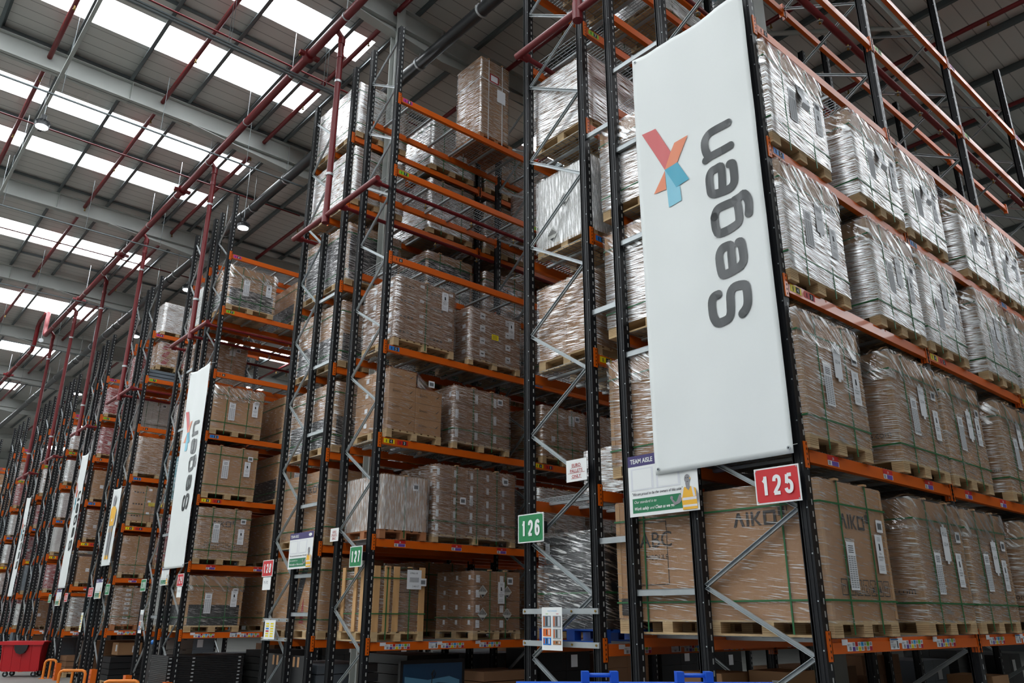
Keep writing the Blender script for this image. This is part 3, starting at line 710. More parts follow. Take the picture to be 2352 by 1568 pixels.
def sheet(kind, face='x'):
    def fn():
        m = MB(); o = (.016, 0, 0) if face == 'x' else (0, -.016, 0); u = Y_ if face == 'x' else X_; v = Z_
        if kind == 'its':
            m.rect(o, u, v, 0, 0, .15, .34, 'paper'); m.rect(o, u, v, .05, .34, .05, .03, 'paper'); m.rect(o, u, v, .05, -.03, .05, .03, 'paper')
            m.text('ITS LC', o, u, v, .02, .25, .035, 'ink', .001, .115); m.text('1214', o, u, v, .03, .15, .035, 'ink', .001, .1)
        elif kind == 'doc':
            m.rect(o, u, v, 0, 0, .15, .4, 'paper'); m.rect(o, u, v, -.01, .4, .17, .03, 'wrap_heavy')
            for j in range(15):
                for i in range(3): m.rect(o, u, v, .012 + i * .045, .02 + j * .018, .035, .01, 'grey_ink', .001)
            for j in range(4): m.rect(o, u, v, .03, .31 + j * .018, .09, .006, 'ink', .001)
        elif kind == 'way':
            m.rect(o, u, v, 0, 0, .14, .34, 'paper'); m.poly(o, u, v, [(.055, .2), (.09, .2), (.08, .26), (.055, .26)], 'ink', .001)
            m.text('36 x', o, u, v, .05, .165, .018, 'ink', .001); m.text('A360-MAH54', o, u, v, .02, .135, .016, 'ink', .001, .1); m.text('2.400 ST', o, u, v, .03, .11, .016, 'ink', .001, .08)
            for j in range(3): m.rect(o, u, v, .04, .285 + j * .013, .06, .004, 'grey_ink', .001); m.rect(o, u, v, .02, .03 + j * .016, .09, .004, 'grey_ink', .001)
        elif kind == 'bar':
            m.rect(o, u, v, 0, 0, .12, .11, 'paper'); m.rect(o, u, v, .02, .025, .08, .06, 'grey_ink', .001)
            for j in range(9): m.rect(o, u, v, .022 + j * .0085, .03, .0035, .05, 'ink', .002)
        elif kind == 'small':
            m.rect(o, u, v, 0, 0, .07, .16, 'paper')
            for j in range(6): m.rect(o, u, v, .01, .02 + j * .02, .05, .005, 'grey_ink', .001)
        elif kind == 'yellow':
            m.rect(o, u, v, 0, 0, .16, .1, 'tag_yellow')
            for j in range(3): m.rect(o, u, v, .02, .02 + j * .025, .11, .008, 'ink', .001)
        elif kind == 'big':
            m.rect(o, u, v, 0, 0, .26, .28, 'paper'); m.text('129062-00', o, u, v, .05, .22, .024, 'ink', .001); m.text('2.400 ST', o, u, v, .1, .03, .024, 'ink', .001)
            for j in range(14): m.rect(o, u, v, .05 + j * .012, .1, .005, .07, 'ink', .001)
        elif kind == 'curl':
            pts = [(0, .34), (.002, .26), (.012, .18), (.04, .1), (.055, .03), (.03, -.02)]
            for (a0, z0), (a1, z1) in zip(pts[:-1], pts[1:]): m.quad([(o[0] + a0, 0, z0), (o[0] + a1, 0, z1), (o[0] + a1, .15, z1), (o[0] + a0, .15, z0)], 'paper')
            m.poly(o, u, v, [(.055, .27), (.09, .27), (.08, .32), (.055, .32)], 'ink', .002)
        elif kind == 'diamond':
            m.poly(o, u, v, [(0, -.1), (.1, 0), (0, .1), (-.1, 0)], 'carton_white')
            m.poly(o, u, v, [(0, -.09), (.04, -.05), (-.04, -.05)], 'ink', .001)
            for j in range(7): m.rect(o, u, v, -.075 + j * .022, -.005, .012, .03 + .018 * (3 - abs(j - 3)), 'ink', .001)
        return m.mesh('paper_label')
    return cached(('sh', kind, face), fn)
def logo_mesh(face, h=.1, txt='AIKO'):
    def fn():
        m = MB(); o = (.0015, 0, 0) if face == 'x' else (0, -.0015, 0); u = Y_ if face == 'x' else X_; v = Z_
        if txt == 'AIKO':
            k = h; th = .2 * k; c = 'carton_print'
            for a, b in (((0, 0), (.36, 1)), ((.36, 1), (.72, 0))):
                m.poly(o, u, v, [(a[0] * k, a[1] * k), (a[0] * k + th * 1.1, a[1] * k), (b[0] * k + th * 1.1, b[1] * k), (b[0] * k, b[1] * k)], c)
            m.rect(o, u, v, 1.1 * k, 0, th, k, c); m.rect(o, u, v, 1.5 * k, 0, th, k, c)
            m.poly(o, u, v, [(1.7 * k, .5 * k), (2.1 * k, k), (2.35 * k, k), (1.9 * k, .48 * k), (2.35 * k, 0), (2.1 * k, 0)], c)
            for q in ((2.5, 0, 1, .2), (2.5, .8, 1, .2), (2.5, 0, .2, 1), (3.3, 0, .2, 1)): m.rect(o, u, v, q[0] * k, q[1] * k, q[2] * k, q[3] * k, c)
            m.rect(o, u, v, 3.7 * k, .55 * k, .5 * k, .6 * k, c)
            for q in ((3.95, 1.3, .45, .08), (4.35, .8, .08, .58), (3.95, 1.15, .08, .2)): m.rect(o, u, v, q[0] * k, q[1] * k, q[2] * k, q[3] * k, c)
        else: m.text(txt, o, u, v, 0, 0, h, 'carton_print')
        return m.mesh('printed_logo')
    return cached(('lg', face, h, txt), fn)
def icons_mesh(face, n=7, s=.1, gap=.13):
    def fn():
        m = MB(); o = (.0015, 0, 0) if face == 'x' else (0, -.0015, 0); u = Y_ if face == 'x' else X_; v = Z_; c = 'carton_print'
        for i in range(n):
            a = i * gap; f = .009
            for q in ((0, 0, s, f), (0, 1.2 * s, s, f), (0, 0, f, 1.2 * s), (s - f, 0, f, 1.2 * s)): m.rect(o, u, v, a + q[0], q[1], q[2], q[3], c)
            k = i % 6
            if k == 0:
                for d in (.25, .55): m.rect(o, u, v, a + d * s, .25 * s, .08 * s, .5 * s, c); m.poly(o, u, v, [(a + (d - .1) * s, .7 * s), (a + (d + .18) * s, .7 * s), (a + (d + .04) * s, s)], c)
            elif k == 1: m.poly(o, u, v, [(a + .15 * s, .6 * s), (a + .85 * s, .6 * s), (a + .65 * s, .85 * s), (a + .35 * s, .85 * s)], c); m.rect(o, u, v, a + .47 * s, .2 * s, .06 * s, .4 * s, c)
            elif k == 2: m.poly(o, u, v, [(a + .45 * s, .5 * s), (a + .55 * s, .5 * s), (a + .7 * s, s), (a + .3 * s, s)], c); m.rect(o, u, v, a + .46 * s, .2 * s, .08 * s, .3 * s, c); m.rect(o, u, v, a + .3 * s, .15 * s, .4 * s, .06 * s, c)
            elif k == 3: m.text('2', o, u, v, a + .3 * s, .3 * s, .6 * s, c); m.rect(o, u, v, a + .2 * s, .15 * s, .6 * s, .06 * s, c)
            elif k == 4:
                m.rect(o, u, v, a + .3 * s, .3 * s, .4 * s, .4 * s, c)
                for x0, x1 in ((.15, .85), (.85, .15)): m.poly(o, u, v, [(a + x0 * s, .15 * s), (a + (x0 + .07) * s, .15 * s), (a + (x1 + .07) * s, s), (a + x1 * s, s)], c)
            else: m.poly(o, u, v, [(a + .2 * s, .3 * s), (a + .8 * s, .3 * s), (a + .5 * s, .95 * s)], c)
        return m.mesh('handling_symbols')
    return cached(('ic', face, n, s), fn)

def box_mesh(D, W, z0, z1, m_='carton', split=None, edge=True, name='carton', tape=True):
    def fn():
        m = MB(); b = .006
        # box with small chamfers on the vertical edges
        ring = [(-D + b, 0), (-b, 0), (0, b), (0, W - b), (-b, W), (-D + b, W), (-D, W - b), (-D, b)]
        zs = [z0, z1] if not split else [z0, z0 + (z1 - z0) * split, z1]
        for i in range(len(zs) - 1):
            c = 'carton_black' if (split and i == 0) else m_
            m.add([(x, y, z) for z in zs[i:i + 2] for x, y in ring], [(k, (k + 1) % 8, 8 + (k + 1) % 8, 8 + k) for k in range(8)], c)
        m.add([(x, y, z1) for x, y in ring], [tuple(range(8))], m_); m.add([(x, y, z0) for x, y in ring], [tuple(range(8))[::-1]], m_)
        if edge:
            for sx, yy in ((0, 0), (0, W)):
                m.box(-.05, .003, yy - .003 if yy == 0 else yy - .045, yy + .045 if yy == 0 else yy + .003, z0 + .01, z1 - .01, 'carton_edge')
            m.box(-D - .003, -D + .05, -.003, .045, z0 + .01, z1 - .01, 'carton_edge')
        return m.mesh(name)
    return cached(('bx', D, W, z0, z1, m_, split, edge), fn)

def part(t, name, me, loc=(0, 0, 0), label=None):
    o = link(name, me, t, loc)
    if label: o['label'] = label
    return o
PH = .132
def solar(x, y, z, label, var=0, split=None, D=2.28, W=1.17, H=1.16, fm='wrap_film', hood=True, papers=1, logo=False, seed=0, end=False):
    t = thing('wrapped_carton_pallet', (x, y, z + .008), label, 'pallet load', 'tall strapped carton pallets')
    z0, z1 = PH, PH + H
    part(t, 'pallet', pallet_mesh(D, W, 'ply')); part(t, 'carton', box_mesh(D, W, z0, z1, 'carton', split))
    part(t, 'stretch_wrap', shell(D, W, z0 - .02, z1 - (.0 if not hood else .26), fm, seed=seed % 4, top=not hood))
    if hood: part(t, 'plastic_hood', shell(D, W, z1 - .3, z1 + .012, 'hood_film', off=.018, amp=.02, seed=seed % 4, nz=6, name='plastic_hood'))
    for p in (.32, .84): part(t, 'strap', strap_mesh('v', D, W, .02, z1, round(p, 3)))
    for p in (z0 + .16, z1 - .2): part(t, 'strap', strap_mesh('h', D, W, z0, z1, round(p, 3)))
    if end:
        for p in (-.35, -1.9): part(t, 'strap', strap_mesh('w', D, W, .02, z1, p))
    if papers:
        rr = random.Random(seed * 13 + 5)
        part(t, 'document_pouch', sheet('doc'), (0, .38 + rr.uniform(-.03, .03), z0 + .28 + rr.uniform(-.05, .08)))
        if papers == 1: part(t, 'paper_label', sheet('its'), (.003, .6 + rr.uniform(-.03, .06), z0 + .5 + rr.uniform(-.02, .12)))
        if papers == 3: part(t, 'paper_label', sheet('curl'), (0, .6, z0 + .55))
        part(t, 'paper_label', sheet('way'), (.002, .9 + rr.uniform(-.03, .05), z0 + .34 + rr.uniform(-.03, .1)))
        part(t, 'barcode_label', sheet('bar'), (0, .97, z1 - .36 + rr.uniform(-.06, .1)))
    if logo:
        part(t, 'printed_logo', logo_mesh('x', .125), (.004, .32, z1 - .4)); part(t, 'handling_symbols', icons_mesh('x', 7, .105, .128), (.006, .2, z0 + .2))
        part(t, 'printed_logo', logo_mesh('y', .125), (-.85, -.004, z1 - .36))
    else:
        part(t, 'printed_text', logo_mesh('y', .07, 'ko.com'), (-.36, -.004, z0 + .24))
    return t
def abc_print(t, D, z0, z1):
    m = MB(); o, u, v = (-D + .14, -.006, z0 + .32), X_, Z_
    for q in ((0, 0, .52, .008), (0, .6, .52, .008), (0, 0, .008, .6), (.512, 0, .008, .6)): m.rect(o, u, v, *q, 'carton_print')
    m.text('ABC', o, u, v, .17, .36, .15, 'carton_print'); m.text('MODULE', o, u, v, .25, .24, .048, 'carton_print'); m.text('winner', o, u, v, .08, .06, .025, 'carton_print')
    m.rect(o, u, v, -.1, -.28, .1, .16, 'carton_print')
    part(t, 'printed_panel', m.mesh('printed_panel'))
def cartons(x, y, z, label, D=1.0, W=1.15, H=1.0, n=(2, 2, 4), fm='wrap_film', base='euro', m_='carton', seed=0, marks='a', straps=2, papers=('bar',), hood=False, simple=False, ragged=0, name='wrapped_carton_pallet', group='stacked carton pallets', pw=None):
    t = thing(name, (x, y, z + .008), label, 'pallet load', group)
    z0, z1 = PH, PH + H; rr = random.Random(seed + 3)
    part(t, 'pallet', pallet_mesh(D if pw is None else pw, W, base))
    if simple: part(t, 'carton_stack', stack_mesh(D, W, z0, z1, n, m_))
    else:
        nx, ny, nz = n; dx, dy, dz = D / nx, W / ny, H / nz
        me = box_mesh(round(dx - .006, 3), round(dy - .006, 3), 0, round(dz - .004, 3), m_, None, False)
        for i in range(nx):
            for j in range(ny):
                for k in range(nz):
                    if 0 < i < nx - 1 and 0 < j < ny - 1: continue
                    if ragged and k == nz - 1 and j >= ny - ragged: continue
                    part(t, 'carton', me, (-i * dx - rr.uniform(0, .006), j * dy + .003 + rr.uniform(-.002, .002), z0 + k * dz + .002))
        if marks:
            m = MB(); o, u, v = (.002, 0, 0), Y_, Z_
            for j in range(ny):
                for k in range(nz):
                    if ragged and k == nz - 1 and j >= ny - ragged: continue
                    a, b = j * dy, z0 + k * dz
                    if marks == 'a':
                        for q in range(4): m.rect(o, u, v, a + dy * .15 + q * dy * .12, b + dz * .4, dy * .07, dz * .12, 'carton_print')
                        m.rect(o, u, v, a + dy * .78, b + dz * .65, dy * .14, dz * .18, 'paper')
                    elif marks == 'b':
                        m.text('Enviro', o, u, v, a + dy * .15, b + dz * .45, dz * .16, 'carton_print', 0, dy * .6); m.poly(o, u, v, [(a + dy * .75, b + dz * .5), (a + dy * .8, b + dz * .5), (a + dy * .9, b + dz * .75)], 'carton_print')
                    elif marks == 'c':
                        m.rect(o, u, v, a + dy * .1, b + dz * .2, dy * .16, dz * .5, 'paper')
                    elif marks == 'd':
                        m.rect(o, u, v, a + dy * .4, b + dz * .25, dy * .2, dz * .5, 'paper'); m.rect(o, u, v, a + dy * .45, b + dz * .45, dy * .1, dz * .1, 'ink', .001)
                    elif marks == 'r':
                        m.poly(o, u, v, [(a + dy * .1, b + dz * .1), (a + dy * .4, b + dz * .1), (a + dy * .6, b + dz * .9), (a + dy * .35, b + dz * .9)], 'carton_red')
                        m.rect(o, u, v, a + dy * .7, b + dz * .1, dy * .2, dz * .25, 'paper')
            part(t, 'carton_marking', m.mesh('carton_marking'))
            m = MB(); o, u, v = (0, -.002, 0), X_, Z_
            for i in range(nx):
                for k in range(nz): m.rect(o, u, v, -D + i * dx + dx * .6, z0 + k * dz + dz * .4, dx * .18, dz * .3, 'paper')
            part(t, 'end_marking', m.mesh('end_marking'))
    if ragged:
        dz = H / n[2]; Wl = round(W * (n[1] - ragged) / n[1], 3)
        part(t, 'stretch_wrap', shell(D, W, z0, round(z1 - dz, 3), fm, seed=seed % 4, top=False, off=.012, amp=.012))
        part(t, 'stretch_wrap', shell(D, Wl, round(z1 - dz, 3), z1, fm, seed=seed % 4 + 1, top=True, off=.02, amp=.02))
        m = MB(); g = 9; vs = []
        for a in range(g + 1):
            for b in range(g + 1):
                f = b / g; x = .02 + (-D - .04) * a / g; yy = Wl + (W + .03 - Wl) * f; zz = z1 + .01 - (dz + .04) * (1 - (1 - f) ** 2.2) + .012 * math.sin(a * 2.1 + b)
                vs.append((x, yy, zz))
        m.add(vs, [(a * (g + 1) + b, (a + 1) * (g + 1) + b, (a + 1) * (g + 1) + b + 1, a * (g + 1) + b + 1) for a in range(g) for b in range(g)], 'hood_film', True)
        m.add([(.022, Wl, z1), (.022, Wl, z1 - dz), (.022, W + .02, z1 - dz)] + [(.022, Wl + (W + .03 - Wl) * f, z1 + .01 - (dz + .04) * (1 - (1 - f) ** 2.2)) for f in (.8, .6, .4, .2)], [tuple(range(7))], 'hood_film')
        part(t, 'draped_film', m.mesh('draped_film'))
    else: part(t, 'stretch_wrap', shell(D, W, z0 - (.05 if seed % 2 else .0), z1, fm, seed=seed % 4, top=True, off=.012, amp=.012))
    for s_ in range(straps): part(t, 'strap', strap_mesh('v', D, W, .02, z1, round(W * (s_ + 1) / (straps + 1), 3)))
    if straps > 1: part(t, 'strap', strap_mesh('h', D, W, z0, z1, round(z0 + .2, 3)))
    for i, p in enumerate(papers):
        part(t, 'barcode_label' if p == 'bar' else 'paper_label', sheet(p), (.004, (W - .3 if i == 0 else .3 + .2 * i), (z1 - .2 if i == 0 else z0 + H * .45) - (.2 if p in ('way', 'doc', 'its', 'curl') and i == 0 else 0)))
    return t
def stack_mesh(D, W, z0, z1, n, m_):
    def fn():
        m = MB(); nx, ny, nz = n
        for i in range(nx):
            for j in range(ny):
                for k in range(nz):
                    a = -D + i * D / nx; b = j * W / ny; c = z0 + k * (z1 - z0) / nz
                    m.box(a + .003, a + D / nx - .003, b + .003, b + W / ny - .003, c + .002, c + (z1 - z0) / nz - .002, m_)
        m.rect((.002, 0, 0), Y_, Z_, W * .6, z1 - .3, .16, .2, 'paper'); m.rect((.002, 0, 0), Y_, Z_, W * .2, z0 + .3, .1, .1, 'paper')
        return m.mesh('carton_stack')
    return cached(('sk', D, W, z0, z1, n, m_), fn)

LV = {125: L125, 126: L126, 127: L127, 128: L127, 129: L129, 130: L129, 131: L131, 132: L131}
BEAM = ['', 'lowest', 'second', 'third', 'fourth', 'fifth', 'sixth', 'top']
# --- rack 125: solar cartons on the four lower beams of four bays
cnt = 0
for lv in (1, 2, 3, 4):
    for b in range(4):
        for s_, yo in enumerate((.08, 1.9)):
            y = b * 3.1 + yo + .03 * random.random(); cnt += 1
            pos = NUM[b * 2 + s_ + 1]
            if lv == 1 and b == 0 and s_ == 0:
                t = solar(.04, .1, L125[0], 'tall brown carton with two printed logos right behind the red 125 sign', fm='wrap_clear', hood=False, papers=2, logo=True, seed=2, end=True)
                abc_print(t, 2.28, PH, PH + 1.16); continue
            solar(.04, y, L125[lv - 1], 'strapped brown carton on %s beam of the 125 rack, %s from the banner' % (BEAM[lv], pos),
                  fm=['', 'wrap_film', 'wrap_film', 'wrap_heavy', 'wrap_heavy'][lv] if not (lv == 2 and s_ == 1 and b > 1) else 'wrap_heavy', papers=(1 if lv < 4 else 3), seed=cnt,
                  H=1.16 if not (lv == 4) else 1.1)
# --- rack 126
X6 = -2.48
t = thing('wrapped_bundle_pallet', (X6, .12, L126[0] + .008), 'black film-wrapped bundle on a blue pallet below the green 126 sign', 'pallet load')
part(t, 'pallet', pallet_mesh(.98, 1.5, 'blue'))
m = MB()
for k in range(10):
    z = PH + k * .1; e = .02 * (k % 3); m.box(-.95 + e, -e, .05 + e, 1.45 - e, z, z + .085, 'dark_load')
part(t, 'sheet_stack', m.mesh('sheet_stack')); part(t, 'stretch_wrap', shell(.97, 1.5, PH, PH + .52, 'wrap_dark', seed=1, amp=.03)); part(t, 'stretch_wrap', shell(.97, 1.5, PH + .53, PH + 1.02, 'wrap_dark', seed=2, amp=.03))
part(t, 'paper_label', sheet('small', 'y'), (-.85, 0, PH + .75)); part(t, 'strap', strap_mesh('h', .97, 1.5, PH, PH + 1, .5))
cartons(X6 - .02, 1.75, L126[0], 'wrapped brown cartons behind the black bundle on lowest 126 beam', H=.95, seed=4, simple=True, n=(2, 2, 3), fm='wrap_clear')
cartons(X6, .75, L126[1], 'small hazily wrapped carton block behind the green 126 sign', D=.8, W=.6, H=.5, n=(1, 1, 2), seed=5, fm='wrap_heavy', marks=None, straps=0, papers=(), base='red')
t = cartons(X6, 1.6, L126[1], 'black and white printed carton stack on second beam beside the 126 sign', D=.9, W=1.2, H=.75, n=(2, 2, 3), m_='carton_white', seed=6, fm='wrap_clear', marks=None, straps=0, papers=(), base='red')
m = MB()
for k in range(3):
    for i in range(2):
        a = -.9 + i * .45; z = PH + k * .25
        m.poly((0, -.003, 0), X_, Z_, [(a + .02, z + .02), (a + .43, z + .02), (a + .43, z + .07), (a + .3, z + .1), (a + .1, z + .08), (a + .02, z + .06)], 'ink')
        m.rect((0, -.003, 0), X_, Z_, a + .2, z + .08, .015, .07, 'ink'); m.poly((0, -.003, 0), X_, Z_, [(a + .16, z + .13), (a + .26, z + .13), (a + .21, z + .18)], 'ink'); m.rect((0, -.003, 0), X_, Z_, a + .02, z + .2, .41, .03, 'ink')
part(t, 'printed_picture', m.mesh('printed_picture'))
cartons(X6, .15, L126[2], 'wrapped stack of large plain cartons behind the EURO PALLETS ONLY notice', D=.98, W=1.2, H=.98, n=(2, 2, 3), seed=8, fm='wrap_film', marks=None, straps=0, papers=())
m = MB()
t = cartons(X6, .15, L126[3], 'white film-wrapped battery pallet with hazard diamonds on fourth 126 beam', D=.98, W=1.3, H=1.0, n=(1, 1, 1), m_='carton_white', seed=9, fm='wrap_white', marks=None, straps=0, papers=())
part(t, 'hazard_diamond', sheet('diamond', 'y'), (-.45, -.012, PH + .55)); part(t, 'hazard_diamond', sheet('diamond', 'y'), (-.68, -.012, PH + .12)); part(t, 'hazard_diamond', sheet('diamond', 'x'), (.012, .9, PH + .6))
cartons(X6, .12, L126[4], 'silvery wrapped carton block on fifth 126 beam above the white battery pallet', D=.98, W=1.2, H=1.0, n=(1, 2, 2), seed=10, fm='wrap_heavy', marks=None, straps=0, papers=())
cartons(X6, 1.75, L126[4], 'brown wrapped cartons second in on fifth 126 beam', D=.98, W=1.15, H=1.0, n=(2, 2, 3), seed=11, simple=True)
cartons(X6, 1.9, L126[3], 'brown wrapped cartons second in on fourth 126 beam', D=.98, W=1.1, H=1.0, n=(2, 2, 3), seed=12, simple=True)
cartons(X6, 1.75, L126[2], 'brown wrapped cartons second in on third 126 beam', D=.98, W=1.1, H=1.0, n=(2, 2, 3), seed=13, simple=True)
cartons(X6, 3.6, L126[5], 'milky wrapped ribbed box stack high inside the 126 rack', D=.98, W=1.2, H=1.25, n=(2, 6, 1), m_='carton_white', seed=14, fm='wrap_heavy', simple=True)
cartons(X6, 5.0, L126[5], 'silvery wrapped tall cartons high inside the 126 rack, beyond the milky stack', D=.98, W=1.1, H=1.2, n=(2, 2, 3), seed=15, fm='wrap_heavy', simple=True)
cartons(X6, .15, L126[6], 'large pale film-wrapped load on the top 126 beam at picture top', D=.98, W=1.25, H=1.35, n=(1, 1, 1), m_='carton_white', seed=16, fm='wrap_heavy', marks=None, straps=0, papers=())
cartons(X6, 1.75, L126[6], 'grey wrapped load second in on the top 126 beam', D=.98, W=1.25, H=1.3, n=(2, 2, 2), m_='carton_white', seed=17, fm='wrap_heavy', simple=True)
for i, (yy, lv, mm) in enumerate(((3.5, 7, 'teal_film'), (6.4, 6, 'carton'), (8.0, 6, 'carton_white'), (9.6, 6, 'carton'), (6.6, 5, 'carton'), (8.2, 5, 'carton'), (9.8, 5, 'carton_white'), (11.2, 6, 'carton'), (3.5, 5, 'carton'), (5, 5, 'carton'))):
    cartons(X6, yy, L126[lv - 1], 'wrapped %s load on %s 126 beam, %s metres inside from the rack end' % ({'teal_film': 'teal', 'carton': 'brown', 'carton_white': 'white'}[mm], BEAM[lv], int(yy)), D=.98, W=1.15, H=1.15, n=(2, 2, 3), m_=mm, seed=20 + i, fm='wrap_heavy', simple=True)
# --- rack 127
X7 = -6.96
t = thing('crated_carton_pallet', (X7, .1, L127[0] + .008), 'pine slatted crate of cartons with green straps on the lowest 127 beam', 'crate')
D, W = .98, .9
part(t, 'pallet', pallet_mesh(D, W, 'euro'))
for i in range(2):
    for j in range(2):
        for k in range(3): part(t, 'carton', box_mesh(.42, .36, 0, .27, 'carton_dark', None, False), (-.06 - i * .44, .07 + j * .39, PH + k * .28))
for (a, b) in ((.0, .0), (.0, .34), (.0, .8), (-.9, 0), (-.55, 0), (-.35, .0), (0, .18)):
    m = MB(); m.box(a - .02, a, b, b + .1, PH, PH + .92, 'wood_pine') if a == 0 else m.box(a, a + .09, -.02, 0, PH, PH + .92, 'wood_pine')
    part(t, 'crate_post', m.mesh('crate_post'))
part(t, 'stretch_wrap', shell(.95, .86, PH, PH + .86, 'wrap_film', seed=2, amp=.01), (-.025, .02, 0))
for p in (.22, .62): part(t, 'strap', strap_mesh('v', D, W, .02, PH + .9, p))
for p in (PH + .25, PH + .75): part(t, 'strap', strap_mesh('h', D, W, PH, PH + .9, p))
part(t, 'paper_label', sheet('big'), (.014, .55, PH + .6)); part(t, 'barcode_label', sheet('bar'), (.02, .78, PH + .65))
t = cartons(X7, 1.95, L127[0], 'dark brown strapped cartons with hazard diamonds right of the pine crate', W=1.0, H=.92, n=(3, 2, 4), m_='carton_dark', seed=31, fm='wrap_clear', marks='c', papers=('bar', 'way'))
for a, b in ((.18, .6), (.7, .6), (.18, .25), (.7, .25)): part(t, 'hazard_diamond', sheet('diamond'), (.001, a, PH + b))
t = cartons(X7, .14, L127[1], 'white ribbed film-wrapped cartons on red blocks on second 127 beam', W=.85, H=.82, n=(2, 10, 1), m_='carton', seed=32, fm='wrap_white', marks=None, straps=1, base='red', papers=('bar',))
cartons(X7, 1.12, L127[1], 'large brown carton block with three tape strips on second 127 beam', W=1.72, H=1.1, n=(3, 5, 5), m_='carton_dark', seed=33, fm='wrap_film', marks='c', straps=3, papers=('bar', 'bar', 'small'))
cartons(X7, .16, L127[2], 'loosely draped stack of printed cartons with uneven top on third 127 beam', W=1.05, H=1.0, n=(2, 2, 4), seed=34, fm='wrap_clear', marks='b', straps=0, ragged=1, papers=('bar',))
cartons(X7, 1.45, L127[2], 'strapped brown carton cube right of the uneven stack on third 127 beam', W=1.25, H=.95, n=(3, 3, 3), m_='carton_dark', seed=35, fm='wrap_film', marks='c', straps=2)
cartons(X7, .2, L127[3], 'eight large printed cartons under draped film on fourth 127 beam', W=1.22, H=1.1, n=(2, 2, 4), m_='carton_dark', seed=36, fm='wrap_film', marks='a', straps=1, papers=('way',))
cartons(X7, 1.75, L127[3], 'wrapped cartons with a yellow note on fourth 127 beam', W=1.2, H=.95, n=(2, 2, 4), m_='carton_dark', seed=37, fm='wrap_film', marks='d', straps=0, papers=('way', 'yellow'))
t = thing('tall_carton_pallet', (X7 - .1, 1.98, L127[6] + .008), 'tall narrow wrapped carton tower standing alone on the top 127 beam', 'pallet load')
part(t, 'pallet', pallet_mesh(.9, .85, 'red')); part(t, 'carton', box_mesh(.78, .74, PH, PH + .95, 'carton', None, False)); part(t, 'carton', box_mesh(.78, .74, PH + .95, PH + 1.82, 'carton', None, False))
part(t, 'stretch_wrap', shell(.78, .74, PH, PH + 1.8, 'wrap_film', seed=3, top=False))
for p in (.2, .56): part(t, 'strap', strap_mesh('v', .78, .74, .02, PH + 1.82, p, 'strap_white'))
part(t, 'strap', strap_mesh('h', .78, .74, .02, PH, PH + 1.3, 'strap_white'))
m = MB(); m.rect((.016, .22, PH + 1.3), Y_, Z_, 0, 0, .24, .2, 'carton_red'); m.rect((.017, .25, PH + 1.33), Y_, Z_, 0, 0, .18, .14, 'paper'); m.rect((.016, .42, PH + .9), Y_, Z_, 0, 0, .22, .3, 'paper')
part(t, 'document_pouch', m.mesh('document_pouch'))
for i, (yy, lv) in enumerate(((3.4, 1), (3.4, 2), (3.5, 3), (3.5, 4), (4.9, 1), (4.9, 2), (5, 3), (4.9, 4), (6.6, 3), (6.6, 4), (6.7, 5), (3.6, 6), (6.7, 6), (7.9, 4))):
    cartons(X7, yy, L127[lv - 1], 'wrapped brown cartons on %s 127 beam, %s bay, %s in it' % (BEAM[lv], 'third' if yy > 6.4 else 'second', 'farther load' if yy > 7.5 or 4.5 < yy < 6 else 'nearer load'), W=1.15, H=.95 + .1 * random.random(), n=(2, 2, 3), seed=40 + i, simple=True, fm=['wrap_film', 'wrap_heavy'][i % 2])
# --- rack 128 (deep loads seen from the end)
X8 = -8.6
kinds8 = {1: (None, 'wrap_clear', 'with a red and black stripe'), 2: (None, 'wrap_clear', 'with a dark printed logo'), 3: (.45, 'wrap_film', 'with black lower half'), 4: (.45, 'wrap_film', 'with black lower half'), 5: (.85, 'wrap_film', 'mostly black'), 6: (None, 'wrap_heavy', 'in silvery film'), 7: (None, 'wrap_heavy', 'in silvery film')}
for lv in range(1, 8):
    sp, fm, d = kinds8[lv]
    for s_, yo in enumerate((.12, 1.9)):
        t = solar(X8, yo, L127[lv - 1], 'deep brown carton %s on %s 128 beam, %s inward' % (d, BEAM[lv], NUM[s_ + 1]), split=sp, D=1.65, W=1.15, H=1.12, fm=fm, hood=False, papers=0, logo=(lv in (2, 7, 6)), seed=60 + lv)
        if lv == 1 and s_ == 0:
            m = MB(); o, u, v = (-1.1, -.006, PH), X_, Z_
            m.poly(o, u, v, [(.1, .5), (.3, 1.1), (.15, 1.1)], 'carton_red'); m.poly(o, u, v, [(.1, .1), (.28, .1), (.7, 1.1), (.5, 1.1)], 'carton_black'); m.poly(o, u, v, [(.45, .1), (.6, .1), (.55, .5)], 'carton_red')
            part(t, 'printed_stripe', m.mesh('printed_stripe'))
for i, (yy, lv) in enumerate(((3.4, 5), (3.4, 6), (3.4, 7), (5.2, 5), (5.2, 6), (5.2, 7), (3.4, 4), (5.2, 4))):
    solar(X8, yy, L127[lv - 1], 'deep brown strapped carton on %s 128 beam, second bay, %s' % (BEAM[lv], 'nearer half' if yy < 4 else 'farther half'), D=1.65, W=1.15, H=1.12, fm='wrap_film', hood=False, papers=0, logo=True, seed=70 + i)
